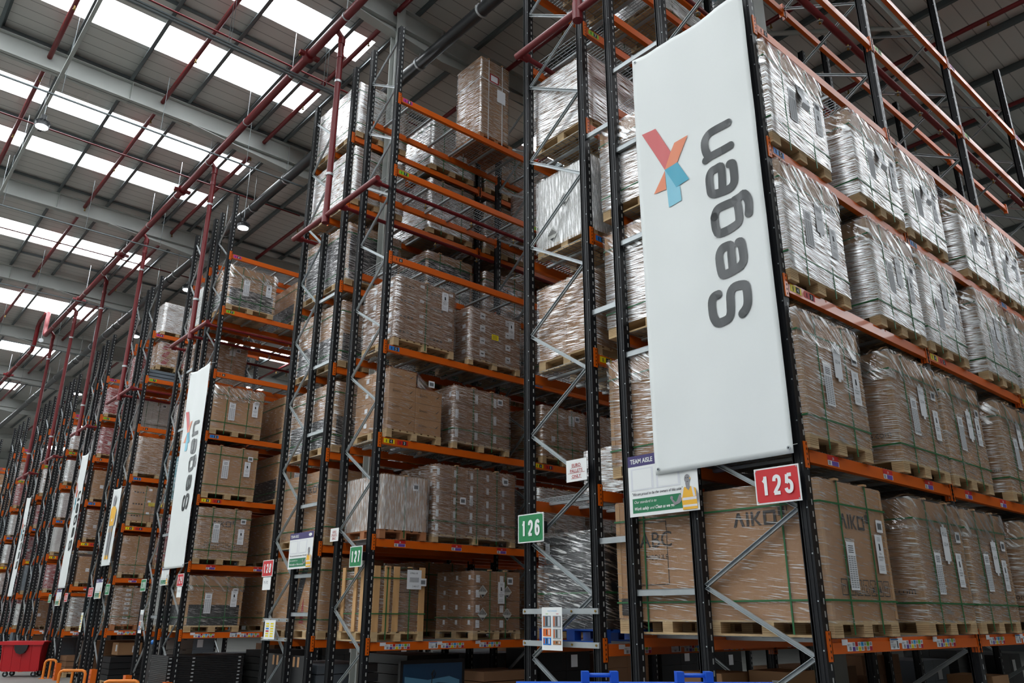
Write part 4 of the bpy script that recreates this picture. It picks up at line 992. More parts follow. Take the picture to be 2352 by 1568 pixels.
# --- rack 129 / 130
X9 = -14.38
info = {1: (.42, 'wrap_clear', False, 'with black lower half under clear hood', 1.0), 2: (None, 'wrap_film', True, 'with large dark logo and handling symbols', 1.08), 3: (None, 'wrap_clear', False, 'with two white sheets', 1.05),
        4: (None, 'wrap_clear', False, 'with two pale sheets low on its face', 1.0), 6: (.45, 'wrap_film', False, 'black below and brown above', 1.0)}
for lv, (sp, fm, lg, d, H) in info.items():
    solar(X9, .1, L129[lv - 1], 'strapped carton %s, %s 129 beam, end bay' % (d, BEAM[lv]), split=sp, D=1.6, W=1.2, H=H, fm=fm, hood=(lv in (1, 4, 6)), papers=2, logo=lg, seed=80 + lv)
for lv in (1, 2, 3, 4, 5, 6):
    if lv == 5: continue
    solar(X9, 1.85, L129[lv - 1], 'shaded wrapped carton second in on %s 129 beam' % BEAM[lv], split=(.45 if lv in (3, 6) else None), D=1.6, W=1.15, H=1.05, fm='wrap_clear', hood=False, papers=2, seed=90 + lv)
cartons(X9 - .3, 3.4, L129[4], 'wrapped cartons deep in the 129 rack on fifth beam', W=1.1, H=1, n=(2, 2, 3), seed=95, simple=True)
cartons(X9 - .3, 3.5, L129[5], 'wrapped cartons deep in the 129 rack on sixth beam', W=1.1, H=1, n=(2, 2, 3), seed=96, simple=True)
cartons(X9, 3.6, L129[6], 'silvery wrapped cartons deep in the 129 rack on top beam', W=1.1, H=1, n=(2, 2, 3), seed=97, simple=True)
XA = -15.75
for lv in range(1, 7):
    mm = ['', 'carton_white', 'carton_red', 'teal_film', 'carton', 'carton', 'carton_white'][lv]
    cartons(XA, .15, L129[lv - 1], '%s wrapped load at the end of %s 130 beam' % (['', 'pale', 'red and white', 'teal', 'brown', 'light brown', 'silvery'][lv], BEAM[lv]), D=1.2, W=1.15, H=1.05, n=(2, 2, 4), m_=mm, seed=100 + lv, simple=True, fm='wrap_film')
# --- rack 131 / 132
XB = -19.72
t = cartons(XB, .15, L131[0], 'mesh-caged cartons with a column of white printed labels on lowest 131 beam', W=1.25, H=.92, n=(2, 2, 8), seed=110, marks='d', fm='wrap_film', base='red', D=.9)
cartons(XB, .12, L131[1], 'plain brown strapped carton on second 131 beam', W=1.2, H=.95, n=(1, 1, 1), marks=None, seed=111, fm='wrap_clear', D=.9, papers=())
cartons(XB, .12, L131[2], 'wrapped cartons with two yellow labels on third 131 beam', W=1.2, H=.95, n=(2, 2, 3), marks='a', seed=112, fm='wrap_clear', D=.9, papers=('small', 'yellow', 'yellow'))
cartons(XB, .12, L131[3], 'glossy stacked trays with dark gaps on fourth 131 beam', W=1.25, H=.98, n=(1, 1, 7), marks=None, seed=113, fm='wrap_film', D=.9, straps=0)
t = thing('steel_bar_bundle', (XB - .1, .12, L131[5] + .01), 'bundle of grey steel tubes lying on sixth 131 beam', 'steel tubes')
for j in range(3):
    for k in range(5):
        m = MB(); m.box(-.55 + k * .11, -.46 + k * .11, 0, 2.8, j * .1, j * .1 + .08, 'steel_grey'); part(t, 'steel_tube', m.mesh('steel_tube'))
cartons(XB - .1, .3, L131[5] + .32, 'red flecked wrapped load resting on the grey steel tubes', W=1.1, H=.7, n=(2, 2, 3), marks='r', seed=114, fm='wrap_film', D=.7, straps=0, papers=())
cartons(XB, .25, L131[6], 'silvery wrapped box on the top 131 beam', W=.95, H=.85, n=(1, 1, 1), marks=None, seed=115, fm='wrap_heavy', D=.85, straps=0, papers=())
cartons(XB, 1.7, L131[6] - 2.78, 'red flecked cartons with a white sheet second in on fifth 131 beam', W=1.1, H=.9, n=(2, 2, 3), marks='r', seed=116, fm='wrap_clear', D=.85, papers=('doc',))
for lv in (1, 2, 3, 4): cartons(XB, 1.75, L131[lv - 1], 'shaded wrapped cartons second in on %s 131 beam' % BEAM[lv], W=1.1, H=.9, n=(2, 2, 3), seed=120 + lv, simple=True, D=.85)
for lv in range(1, 7): cartons(-20.9, .15, L131[lv - 1], '%s wrapped load at the end of %s 132 beam' % (['', 'teal', 'brown', 'plain', 'tall brown', 'white', 'red flecked'][lv], BEAM[lv]), D=.95, W=1.1, H=.95, n=(2, 2, 3), m_=['', 'teal_film', 'carton', 'carton_dark', 'carton', 'carton_white', 'carton_red'][lv], seed=130 + lv, simple=True)
# --- far racks
desc = ['brown', 'silvery', 'white labelled', 'red flecked', 'dark', 'grey', 'pale', 'tan']
mm_ = ['carton', 'carton_white', 'carton', 'carton_red', 'carton_black', 'steel_grey', 'carton_white', 'carton']
wherew = ['beside the red bin', 'back to back beside the red bin', 'first beyond the red bin', 'second beyond the red bin', 'behind the last banner', 'just past the last banner', 'third from the far end', 'next to the far end', 'furthest away']
rr = random.Random(11)
for ri, (x, d, lv, h, wh) in enumerate(far):
    for l in range(6):
        if rr.random() < (.12 if l < 5 else .45): continue
        for s_ in range(2 if ri in (0, 2, 4) else 1):
            q = rr.randrange(8)
            cartons(x + .01, .15 + s_ * 1.6, lv[l], '%s load, %s beam, %s in rack %s' % (desc[q], BEAM[l + 1], NUM[s_ + 1], wherew[ri]), D=d, W=1.15, H=.72 + rr.random() * .22, n=(1 + q % 2, 2, 2 + q % 3), m_=mm_[q], seed=150 + ri * 13 + l, simple=True,
                    fm=['wrap_film', 'wrap_heavy', 'wrap_clear'][q % 3], straps=0, papers=())

# ------------------------------------------------------------------ banners
LET = [[(-.31, 6.51), (-.51, 6.51), (-.57, 6.49), (-.61, 6.43), (-.61, 6.33), (-.58, 6.24)], [(-.31, 6.24), (-.54, 6.23), (-.615, 6.21)],
       [(-.34, 6.04), (-.31, 6.03), (-.3, 5.98), (-.3, 5.86), (-.32, 5.8), (-.38, 5.77), (-.53, 5.78), (-.58, 5.81), (-.59, 5.87), (-.59, 5.99), (-.56, 6.05), (-.51, 6.06), (-.45, 6.06), (-.44, 5.98), (-.45, 5.79)],
       [(-.57, 5.53), (-.54, 5.59), (-.49, 5.61), (-.35, 5.61), (-.3, 5.58), (-.29, 5.45), (-.3, 5.38), (-.35, 5.35), (-.52, 5.33), (-.56, 5.38), (-.57, 5.45), (-.57, 5.53)],
       [(-.33, 5.62), (-.26, 5.63), (-.21, 5.64), (-.17, 5.56), (-.17, 5.48), (-.18, 5.42)],
       [(-.33, 5.16), (-.3, 5.15), (-.29, 5.06), (-.29, 4.97), (-.32, 4.92), (-.37, 4.9), (-.51, 4.88), (-.55, 4.92), (-.56, 5.08), (-.53, 5.15), (-.48, 5.17), (-.42, 5.16), (-.42, 5.07), (-.42, 4.9)],
       [(-.61, 4.7), (-.66, 4.69), (-.69, 4.64), (-.69, 4.52), (-.67, 4.45), (-.63, 4.41), (-.53, 4.42), (-.49, 4.47), (-.48, 4.56), (-.47, 4.67), (-.42, 4.72), (-.32, 4.71), (-.29, 4.67), (-.29, 4.55), (-.31, 4.48), (-.36, 4.43)]]
LOGO = {'logo_red': [(-1.43, 6.92), (-1.24, 6.91), (-1.05, 6.52), (-1.15, 6.34)], 'logo_orange': [(-1.05, 6.52), (-.99, 6.6), (-.81, 6.61), (-.97, 6.35), (-1.15, 6.34)],
        'logo_teal': [(-1.15, 6.34), (-.97, 6.35), (-.83, 6.08), (-1.01, 6.06)], 'logo_sky': [(-1.15, 6.34), (-1.01, 6.06), (-.96, 6.06), (-.95, 5.88), (-1.13, 5.87)]}
def bdisp(x, z, zt, zb):
    """soft folds: stronger creases hanging from the top, gentle waves lower down"""
    t = (z - zb) / (zt - zb)
    return .012 * math.sin(x * 9 + z * .5) * (.35 + .65 * t * t) + .012 * noise.noise(Vector((x * 2.5, z * .9, 3.3))) + .006 * noise.noise(Vector((x * 9, z * 2.2, 1)))
def banner(X0, X1, ZB, ZT, label, sx=1, sz=1, mode='word'):
    y0 = -.1
    t = thing('hanging_banner', (X1, y0, ZB), label, 'banner', 'rack end banners')
    def PT(x, z, lift=0): return (x - X1, -bdisp(x, z, ZT, ZB) - lift, z - ZB)
    m = MB(); nx, nz = 28, 90; vs = []
    for j in range(nz + 1):
        for i in range(nx + 1):
            a = i / nx; b = j / nz; z = ZB + (ZT - ZB) * b - (.05 * math.sin(math.pi * a)) * (b ** 8); x = X0 + (X1 - X0) * a
            vs.append(PT(x, z))
    m.add(vs, [(j * (nx + 1) + i, j * (nx + 1) + i + 1, (j + 1) * (nx + 1) + i + 1, (j + 1) * (nx + 1) + i) for j in range(nz) for i in range(nx)], 'banner_cloth', True)
    o = link('cloth', m.mesh('cloth'), t); md = o.modifiers.new('thick', 'SOLIDIFY'); md.thickness = .002
    # template coordinates of the nearest banner run x -1.5..0, z 3.05..8
    def TX(x): return X1 + (x + .0) * (X1 - X0) / 1.52
    def TZ(z): return ZB + (z - 3.05) * (ZT - ZB) / 4.95
    if mode == 'word':
        for pts in LET:
            m = MB(); c = smooth_path(pts); n = len(c); hw = .046; L_, R_ = [], []; vs = []
            for i, p in enumerate(c):
                d = (c[min(i + 1, n - 1)] - c[max(i - 1, 0)]); d.normalize(); nn = Vector((-d.y, d.x))
                for s_ in (-1, -.33, .33, 1): q = p + nn * hw * s_; vs.append(PT(TX(q.x), TZ(q.y), .008))
            m.add(vs, [(4 * i + k, 4 * i + k + 1, 4 * i + k + 5, 4 * i + k + 4) for i in range(n - 1) for k in range(3)], 'banner_ink')
            for p in (c[0], c[-1]):
                ring = [p + Vector((math.cos(a), math.sin(a))) * hw for a in [k * math.pi / 8 for k in range(16)]]
                m.add([PT(TX(q.x), TZ(q.y), .0085) for q in ring], [tuple(range(16))], 'banner_ink')
            link('printed_letter', m.mesh('printed_letter'), t)
        polys = list(LOGO.items()) + [('logo_orange', [(-1.15, 6.33), (-1.32, 6.11), (-1.15, 6.1)])]
        for k, (mt, pts) in enumerate(polys):
            m = MB(); cx = sum(p[0] for p in pts) / len(pts); cz = sum(p[1] for p in pts) / len(pts); n = len(pts); vs = []; fs = []; S = 6
            for i in range(n):
                a, b = pts[i], pts[(i + 1) % n]; base = len(vs)
                for r in range(S + 1):
                    for q in range(S + 1):
                        ex = a[0] + (b[0] - a[0]) * q / S; ez = a[1] + (b[1] - a[1]) * q / S
                        vs.append(PT(TX(cx + (ex - cx) * r / S), TZ(cz + (ez - cz) * r / S), .008))
                fs += [(base + r * (S + 1) + q, base + r * (S + 1) + q + 1, base + (r + 1) * (S + 1) + q + 1, base + (r + 1) * (S + 1) + q) for r in range(S) for q in range(S)]
            m.add(vs, fs, mt); link('logo_shape', m.mesh('logo_shape'), t)
    else:
        m = MB(); u = lambda a, b: PT(X0 + (X1 - X0) * a, ZB + (ZT - ZB) * b, .02)
        def pg(pts, mt): m.add([u(a, b) for a, b in pts], [tuple(range(len(pts)))], mt)
        pg([(.38, .86), (.5, .9), (.62, .86), (.6, .77), (.5, .74), (.4, .77)], 'skin_grey'); pg([(.28, .72), (.42, .75), (.62, .75), (.78, .7), (.74, .5), (.3, .5)], 'vest')
        pg([(.3, .56), (.74, .56), (.74, .59), (.3, .59)], 'vest_band'); pg([(.78, .7), (.88, .6), (.84, .5), (.74, .5)], 'skin_grey'); pg([(.28, .72), (.18, .6), (.22, .5), (.3, .5)], 'skin_grey')
        pg([(.34, .5), (.5, .5), (.46, .12), (.36, .12)], 'skin_grey'); pg([(.52, .5), (.7, .5), (.66, .12), (.56, .12)], 'skin_grey'); pg([(.32, .08), (.48, .08), (.46, .13), (.36, .13)], 'vest'); pg([(.54, .08), (.7, .08), (.66, .13), (.56, .13)], 'vest')
        pg([(.3, .42), (.7, .42), (.7, .47), (.3, .47)], 'vest')
        link('printed_figure', m.mesh('printed_figure'), t)
    m = MB()
    for x, z in ((X0 + .04, ZB + .05), (X1 - .04, ZB + .05), (X0 + .04, ZT - .05), (X1 - .04, ZT - .05)):
        p = PT(x, z, .004); m.tube([(p[0], p[1], p[2]), (p[0], p[1] - .004, p[2])], .018, 'galvanised', 10); m.tube([(p[0], p[1] - .005, p[2]), (p[0], p[1] - .0055, p[2])], .009, 'ink', 8)
    link('eyelet', m.mesh('eyelet'), t)
    for x, z in ((X0 + .04, ZB + .05), (X1 - .04, ZB + .05), (X0 + .04, ZT - .05), (X1 - .04, ZT - .05)):
        p = PT(x, z, .005); m = MB(); m.tube([p, (p[0] * 1.0, .0, p[2] + .02), (p[0] + (.03 if x > (X0 + X1) / 2 else -.03), .11, p[2] + .05)], .004, 'strap_white', 6); link('tie_cord', m.mesh('tie_cord'), t)
banner(-1.52, -.02, 3.05, 8.0, 'huge white banner with dark lettering and a four-coloured cross, above the 125 sign')
banner(-15.55, -14.32, 2.7, 7.3, 'long white lettered banner hanging above and left of the 129 sign')
banner(-20.6, -19.8, 2.98, 5.06, 'narrow banner showing a figure in a yellow vest, near the 131 sign', mode='figure')
banner(-24.9, -24.05, 2.5, 6.62, 'white lettered banner on the rack beyond the 132 sign')
banner(-32.4, -31.6, 2.38, 6.05, 'last and smallest white lettered banner at the far left')

# ------------------------------------------------------------------ signs
def aisle_sign(x, z, w_, h_, num, col, label, tilt=0, tagtxt=None):
    t = thing('aisle_sign', (x, -.085, z), label, 'sign', 'aisle number signs'); o, u, v = (0, -.009, 0), X_, Z_
    m = MB(); m.box(0, w_, -.008, 0, 0, h_, 'sign_white'); m.rect(o, u, v, .012, .012, w_ - .024, h_ - .024, 'sign_' + col)
    link('panel', m.mesh('panel'), t)
    m = MB(); m.digits(num, o, u, v, w_ * .12, h_ * .22, w_ * .76, h_ * .56, 'sign_white'); link('number', m.mesh('number'), t)
    m = MB()
    for a in (.02, w_ - .02):
        for b in (.02, h_ - .02): m.tube([(a, -.013, b), (a, -.008, b)], .006, 'galvanised', 8)
    link('fixing_screw', m.mesh('fixing_screw'), t)
    m = MB(); m.box(w_ - .08, w_ - .03, 0, .08, h_ * .3, h_ * .7, 'upright_solid'); link('bracket', m.mesh('bracket'), t)
    if tagtxt:
        q = thing('aisle_tag', (x + .06, -.085, z - .22), 'small white tag marked %s hanging under the red %s sign' % (tagtxt, num), 'tag', 'white tags under red signs')
        m = MB(); m.box(0, w_ - .1, -.006, 0, 0, .21, 'sign_white'); m.text(tagtxt, (0, -.007, 0), u, v, .05, .1, .05, 'grey_ink', .001); link('panel', m.mesh('panel'), q); m = MB(); m.box(.1, .13, 0, .08, .1, .3, 'upright_solid'); link('bracket', m.mesh('bracket'), q)
aisle_sign(-.43, 2.65, .43, .31, '125', 'red', 'red aisle sign reading 125 on nearest rack end')
aisle_sign(-3.58, 2.52, .43, .32, '126', 'green', 'green aisle sign reading 126')
aisle_sign(-7.38, 2.41, .35, .3, '127', 'green', 'green aisle sign reading 127')
aisle_sign(-10.38, 2.37, .41, .28, '128', 'red', 'red aisle sign reading 128', 0, 'P1-P2')
aisle_sign(-14.58, 2.31, .36, .26, '129', 'red', 'red aisle sign reading 129', 0, 'P1-P2')
aisle_sign(-16.97, 2.26, .35, .27, '130', 'green', 'green aisle sign reading 130')
aisle_sign(-19.82, 2.23, .36, .27, '131', 'green', 'green aisle sign reading 131')
aisle_sign(-21.42, 2.2, .45, .25, '132', 'red', 'red aisle sign reading 132')
aisle_sign(-23.9, 2.1, .34, .25, '133', 'red', 'small distant red aisle sign by the rack beside the bin')
aisle_sign(-25.9, 2.1, .34, .25, '134', 'green', 'small distant green aisle sign beyond the bin')
def team_sign(x0, x1, z0, z1, label):
    t = thing('team_aisle_board', (x0, -.075, z0), label, 'sign', 'team aisle boards'); W, H = x1 - x0, z1 - z0; o, u, v = (0, -.007, 0), X_, Z_
    m = MB(); m.box(0, W, -.006, 0, 0, H, 'sign_white'); m.rect(o, u, v, 0, H * .82, W, H * .18, 'sign_purple'); m.rect(o, u, v, W * .05, H * .055, W * .9, H * .235, 'sign_teal')
    for a in (.04, .42): m.rect(o, u, v, W * a, H * .42, W * .34, H * .36, 'paper', .001); m.rect(o, u, v, W * (a + .03), H * .44, W * .28, H * .32, 'sign_white', .002)
    m.poly(o, u, v, [(W * (.87 + .07 * math.cos(a)), H * (.91 + .045 * math.sin(a))) for a in [k * math.pi / 8 for k in range(16)]], 'sign_white', .001)
    link('panel', m.mesh('panel'), t)
    m = MB(); m.text('TEAM AISLE', o, u, v, W * .04, H * .87, H * .075, 'sign_white', .002, W * .34, .02)
    m.text('"We are proud to be the owners of this aisle"', o, u, v, W * .05, H * .34, H * .045, 'sign_ink', .002, W * .74, .008, .3)
    m.text('Our standard is to', o, u, v, W * .08, H * .21, H * .045, 'sign_white', .003, W * .33, 0, .3); m.text('Work safely', o, u, v, W * .08, H * .1, H * .05, 'sign_white', .003, W * .22, .02, .3)
    m.text('and', o, u, v, W * .31, H * .1, H * .045, 'sign_white', .003, W * .07, 0, .3); m.text('Clean as we go!', o, u, v, W * .39, H * .1, H * .05, 'sign_white', .003, W * .28, .02, .3)
    link('lettering', m.mesh('lettering'), t)
    m = MB(); m.box(.01, .06, 0, .08, H * .4, H * .6, 'upright_solid'); link('bracket', m.mesh('bracket'), t)
    m = MB(); q = lambda pts, c, l=.004: m.poly(o, u, v, [(W * a, H * b * .8) for a, b in pts], c, l)
    ell = lambda cx, cy_, rx, ry: [(cx + rx * math.cos(a), cy_ + ry * math.sin(a)) for a in [k * math.pi / 7 for k in range(14)]]
    q([(.74, .34), (.7, .22), (.68, .2), (.64, .27), (.62, .25), (.67, .14), (.74, .17), (.8, .28)], 'skin_grey'); q(ell(.63, .29, .02, .035), 'skin_grey', .0045)
    q([(.84, .44), (.83, .55), (.88, .55), (.89, .44)], 'skin_grey'); q(ell(.86, .62, .04, .09), 'skin_grey', .0045)
    q([(.78, .03), (.98, .03), (.97, .28), (.97, .42), (.9, .47), (.87, .42), (.82, .47), (.76, .4), (.77, .25)], 'vest', .0045)
    q([(.785, .08), (.975, .08), (.975, .12), (.785, .12)], 'vest_band', .005); q([(.78, .21), (.97, .21), (.97, .26), (.78, .26)], 'vest_band', .005)
    q([(.78, .27), (.81, .46), (.79, .43), (.765, .4), (.765, .27)], 'vest_band', .005); q([(.93, .27), (.91, .46), (.94, .45), (.96, .27)], 'vest_band', .005)
    q([(.97, .42), (1.0, .3), (.99, .12), (.96, .28)], 'skin_grey'); q([(.83, .46), (.9, .46), (.87, .39)], 'skin_grey', .005)
    for a in (.845, .872): q(ell(a, .64, .006, .01), 'sign_ink', .005)
    q([(.85, .565), (.875, .57), (.872, .56), (.852, .555)], 'sign_ink', .005); q(ell(.9, .62, .007, .018), 'vest', .005)
    link('printed_figure', m.mesh('printed_figure'), t)
team_sign(-1.89, -1.04, 2.67, 3.28, 'white TEAM AISLE board partly covered by the large banner')
team_sign(-9.43, -8.6, 2.46, 3.04, 'white TEAM AISLE board right of the red 128 sign')
team_sign(-15.68, -15.2, 2.36, 2.76, 'small TEAM AISLE board under the left edge of the 129 banner')
team_sign(-20.82, -20.2, 2.15, 2.65, 'white TEAM AISLE board between the 131 and 132 signs')
team_sign(-25.0, -24.4, 2.0, 2.48, 'distant TEAM AISLE board below the banner beyond the 132 sign')
def euro_sign(x, z, w_, h_, label):
    t = thing('euro_pallets_sign', (x, -.1, z), label, 'sign', 'euro pallet signs'); o, u, v = (0, -.007, 0), X_, Z_
    m = MB(); m.box(0, w_, -.006, 0, 0, h_, 'sign_white'); link('panel', m.mesh('panel'), t); m = MB()
    for i, s_ in enumerate(('EURO', 'PALLETS', 'ONLY')):
        b = h_ * (.66 - i * .25); ww = w_ * (.82 if i == 1 else .52); m.text(s_, o, u, v, w_ / 2, b, h_ * .15, 'euro_red', .002, ww, .01, 0, True); m.rect(o, u, v, (w_ - ww) / 2, b - h_ * .035, ww, h_ * .015, 'euro_red', .002)
    link('lettering', m.mesh('lettering'), t)
    m = MB(); m.box(w_ * .3, w_ * .7, 0, .11, h_ * .4, h_ * .6, 'upright_solid'); link('bracket', m.mesh('bracket'), t)
euro_sign(-2.76, 3.12, .31, .24, 'white EURO PALLETS ONLY notice above right of the 126 sign')
euro_sign(-8.0, 2.82, .25, .2, 'white EURO PALLETS ONLY notice above left of the 127 sign')
def poster(x, z, w_, h_, label, kind):
    t = thing('paper_notice', (x, -.12, z), label, 'poster', 'notices on rack ends'); o, u, v = (0, -.004, 0), X_, Z_
    m = MB(); m.box(0, w_, -.003, 0, 0, h_, 'sign_white')
    if kind == 0:
        m.text('PALLET STANDARDS', o, u, v, w_ * .3, h_ * .9, h_ * .025, 'tag_cyan', .001, w_ * .5); m.rect(o, u, v, w_ * .2, h_ * .84, w_ * .12, h_ * .012, 'tag_green', .001); m.rect(o, u, v, w_ * .72, h_ * .84, w_ * .12, h_ * .012, 'tag_red', .001)
        for a, b, ww, hh, c in ((.06, .53, .4, .27, 'steel_grey'), (.55, .53, .4, .27, 'grey_ink'), (.06, .32, .4, .18, 'tag_orange'), (.55, .26, .4, .24, 'galvanised'), (.06, .12, .4, .17, 'tag_blue'), (.55, .13, .4, .1, 'carton')):
            m.rect(o, u, v, w_ * a, h_ * b, w_ * ww, h_ * hh, c, .001)
            for k in range(3): m.rect(o, u, v, w_ * (a + .04 + k * .12), h_ * (b + .03), w_ * .05, h_ * (hh - .05), ('orange_paint', 'ink', 'paper')[k], .002)
    else:
        for i in range(6):
            for j in range(2): m.rect(o, u, v, w_ * (.15 + j * .42), h_ * (.12 + i * .13), w_ * .28, h_ * .08, 'tag_' + (['yellow', 'yellow', 'red', 'blue', 'yellow', 'yellow'][i] if j == 0 else 'yellow'), .001)
    link('sheet', m.mesh('sheet'), t); m = MB(); m.box(w_ * .4, w_ * .6, 0, .09, h_ * .1, h_ * .13, 'upright_solid'); link('bracket', m.mesh('bracket'), t)
poster(-3.16, 1.39, .31, .43, 'white photo poster fixed to crossbars below the 126 sign', 0)
poster(-10.0, 1.36, .4, .3, 'white notice with coloured location labels below the 128 sign', 1)
poster(-16.6, 1.35, .22, .5, 'narrow white notice strip below the 130 sign', 0); poster(-21.6, 1.3, .2, .5, 'narrow white notice strip below the 132 sign', 1)
# ------------------------------------------------------------------ floor level things
def wheelie_bin(loc, rot, s, col, label, lid=False):
    t = thing('wheelie_bin', loc, label, 'bin'); t.rotation_euler = (0, 0, rot); t.scale = (s, s, s)
    m = MB(); W, D_, H = .66, .5, 1.1; w0, d0 = .56, .38
    b = [(-w0, -d0), (w0, -d0), (w0, d0), (-w0, d0)]; tp = [(-W, -D_), (W, -D_), (W, D_), (-W, D_)]
    m.add([(x, y, .18) for x, y in b] + [(x, y, H) for x, y in tp], [(0, 1, 5, 4), (1, 2, 6, 5), (2, 3, 7, 6), (3, 0, 4, 7), (3, 2, 1, 0)], col)
    m.box(-W - .05, W + .05, -D_ - .05, D_ + .05, H, H + .05, col); m.box(-W - .04, W + .04, -D_ - .07, -D_ + .0, H - .06, H + .0, col)
    for x in (-.6, -.3, 0, .3, .6): m.add([(x - .02, -d0 - .01, .2), (x + .02, -d0 - .01, .2), (x + .02, -D_ - .02, H), (x - .02, -D_ - .02, H), (x - .02, -d0 + .05, .2), (x + .02, -d0 + .05, .2)], [(0, 1, 2, 3), (0, 3, 4), (1, 5, 2)], col)
    part(t, 'body', m.mesh('body'))
    m = MB()
    m.add([(x, -D_ - .08 - 0, z) for x, z in [(-.22, H - .06), (.22, H - .06), (.2, H - .2), (.12, H - .32), (0, H - .36), (-.12, H - .32), (-.2, H - .2)]] + [(x, -D_ + .04, z) for x, z in [(-.22, H - .06), (.22, H - .06), (.2, H - .2), (.12, H - .32), (0, H - .36), (-.12, H - .32), (-.2, H - .2)]],
          [tuple(range(7))[::-1]] + [(k, (k + 1) % 7, 7 + (k + 1) % 7, 7 + k) for k in range(7)], 'black_plastic'); part(t, 'handle_recess', m.mesh('handle_recess'))
    if lid:
        m = MB(); n = 8
        for i in range(n):
            a0, a1 = -D_ - .06 + i * (2 * D_ + .12) / n, -D_ - .06 + (i + 1) * (2 * D_ + .12) / n
            z = lambda a: H + .06 + .14 * math.cos(a / (D_ + .06) * math.pi / 2)
            m.add([(-W - .06, a0, z(a0)), (W + .06, a0, z(a0)), (W + .06, a1, z(a1)), (-W - .06, a1, z(a1))], [(0, 1, 2, 3)], col, True)
            for sx in (-1, 1): m.quad([(sx * (W + .06), a0, H + .05), (sx * (W + .06), a1, H + .05), (sx * (W + .06), a1, z(a1)), (sx * (W + .06), a0, z(a0))], col)
        m.box(-W - .06, W + .06, -D_ - .09, -D_ - .05, H + .03, H + .09, col)
        part(t, 'lid', m.mesh('lid'))
        for x in (-.26, .26):
            m = MB(); m.tube([(x - .08, -.1, H + .15), (x - .07, -.1, H + .24), (x + .07, -.1, H + .24), (x + .08, -.1, H + .15)], .013, col, 8)
            for q in (-.08, .08): m.box(x + q - .02, x + q + .02, -.14, -.06, H + .12, H + .26, col)
            part(t, 'lid_handle', m.mesh('lid_handle'))
    for x in (-.45, .45):
        for y in (-.28, .28):
            o = part(t, 'wheel', wheelm, (x, y, .09)); 
    return t
m = MB(); m.tube([(0, -.02, 0), (0, .02, 0)], .09, 'tyre', 16); m.tube([(0, -.024, 0), (0, .024, 0)], .035, 'galvanised', 10); m.box(-.03, .03, -.035, .035, .05, .12, 'galvanised'); wheelm = m.mesh('wheel')
wheelie_bin((-25.45, -.5, 0), math.radians(58), .86, 'red_plastic', 'red four-wheeled bin standing on the floor at far left')
wheelie_bin((.13, -2.39, 0), math.radians(48.9), 1.048, 'bin_blue', 'blue four-wheeled bin, only its lid and handles showing at bottom', True)
def hoop(x, y, h, w_, rot, label):
    t = tag(link('hoop_guard', None, None, (x, y, 0), rot), label, 'barrier', 'orange hoop guards')
    m = MB(); m.tube([(-w_ / 2, 0, 0), (-w_ / 2, 0, h - .08), (-w_ / 2 + .025, 0, h - .025), (-w_ / 2 + .08, 0, h), (w_ / 2 - .08, 0, h), (w_ / 2 - .025, 0, h - .025), (w_ / 2, 0, h - .08), (w_ / 2, 0, 0)], .035, 'orange_guard', 12)
    part(t, 'hoop', m.mesh('hoop')); m = MB()
    for s_ in (-1, 1): m.box(s_ * w_ / 2 - .08, s_ * w_ / 2 + .08, -.08, .08, 0, .012, 'orange_guard')
    part(t, 'foot_plate', m.mesh('foot_plate')); m = MB(); m.tube([(0, .0, 0), (0, 0, h - .03)], .03, 'orange_guard', 10); part(t, 'middle_post', m.mesh('middle_post'))
hoop(-19.95, -.5, .42, .62, math.radians(55), 'orange hoop guard in front of rack end near the 131 sign')
hoop(-24.0, -.12, .5, .3, math.radians(60), 'orange hoop guard beside the red bin')
hoop(-15.6, -.6, .42, .7, math.radians(55), 'orange hoop guard at the bottom edge below the 129 rack')
for x, lb in ((-14.3, 'below the 129 sign'), (-19.65, 'below the 131 sign'), (-23.2, 'right of the red bin'), (-27.9, 'left of the red bin'), (-16.9, 'below the 130 sign')):
    t = thing('upright_guard', (x, -.16, 0), 'orange upright protector bolted to floor %s' % lb, 'guard', 'orange upright protectors')
    m = MB(); m.box(-.09, .09, -.01, .01, 0, .45, 'orange_paint')
    for s_ in (-1, 1): m.box(s_ * .09 - .01, s_ * .09 + .01, -.01, .12, 0, .45, 'orange_paint')
    part(t, 'plate', m.mesh('plate')); m = MB()
    for z in (.12, .22, .32): 
        for s_ in (-.03, .03): m.tube([(s_, -.015, z), (s_, -.01, z)], .012, 'ink', 8)
    part(t, 'bolt_hole', m.mesh('bolt_hole'))
# black panel stack under 129
t = thing('panel_stack', (-14.45, -.1, .14), 'stack of black framed panels under the 129 beam', 'panels'); part(t, 'pallet', pallet_mesh(1.1, 1.65, 'euro'), (0, 0, -.135))
for k in range(22):
    m = MB(); m.box(-1.05, 0, 0, 1.62, k * .036, k * .036 + .031, 'black_plastic')
    if k % 2 == 0:
        for y in (.02, .5, 1.5): m.box(.0, .012, y, y + .05, k * .036 + .01, k * .036 + .035, 'pipe_clip')
    part(t, 'panel', m.mesh('panel'))
# white archive boxes
t0 = None; k = 0
for i in range(2):
    for j in range(5):
        k += 1; m = MB(); m.box(-.4, 0, 0, .34, 0, .2, 'carton_white'); m.box(-.41, .01, -.01, .35, .17, .215, 'carton_white'); m.rect((.012, 0, 0), Y_, Z_, .12, .185, .08, .012, 'ink')
        tag(link('archive_box', m.mesh('archive_box'), None, (-16.0 + .0, .2 + i * .4, .13 + j * .222)), 'white lidded box, %s from the floor, %s stack, left of the black panels' % (NUM[j + 1], ('nearer', 'farther')[i]), 'box', 'white lidded boxes')
m0 = pallet_mesh(.5, .85, 'euro'); tag(link('pallet', m0, None, (-15.97, .15, 0)), 'wooden pallet under the white lidded boxes', 'pallet')
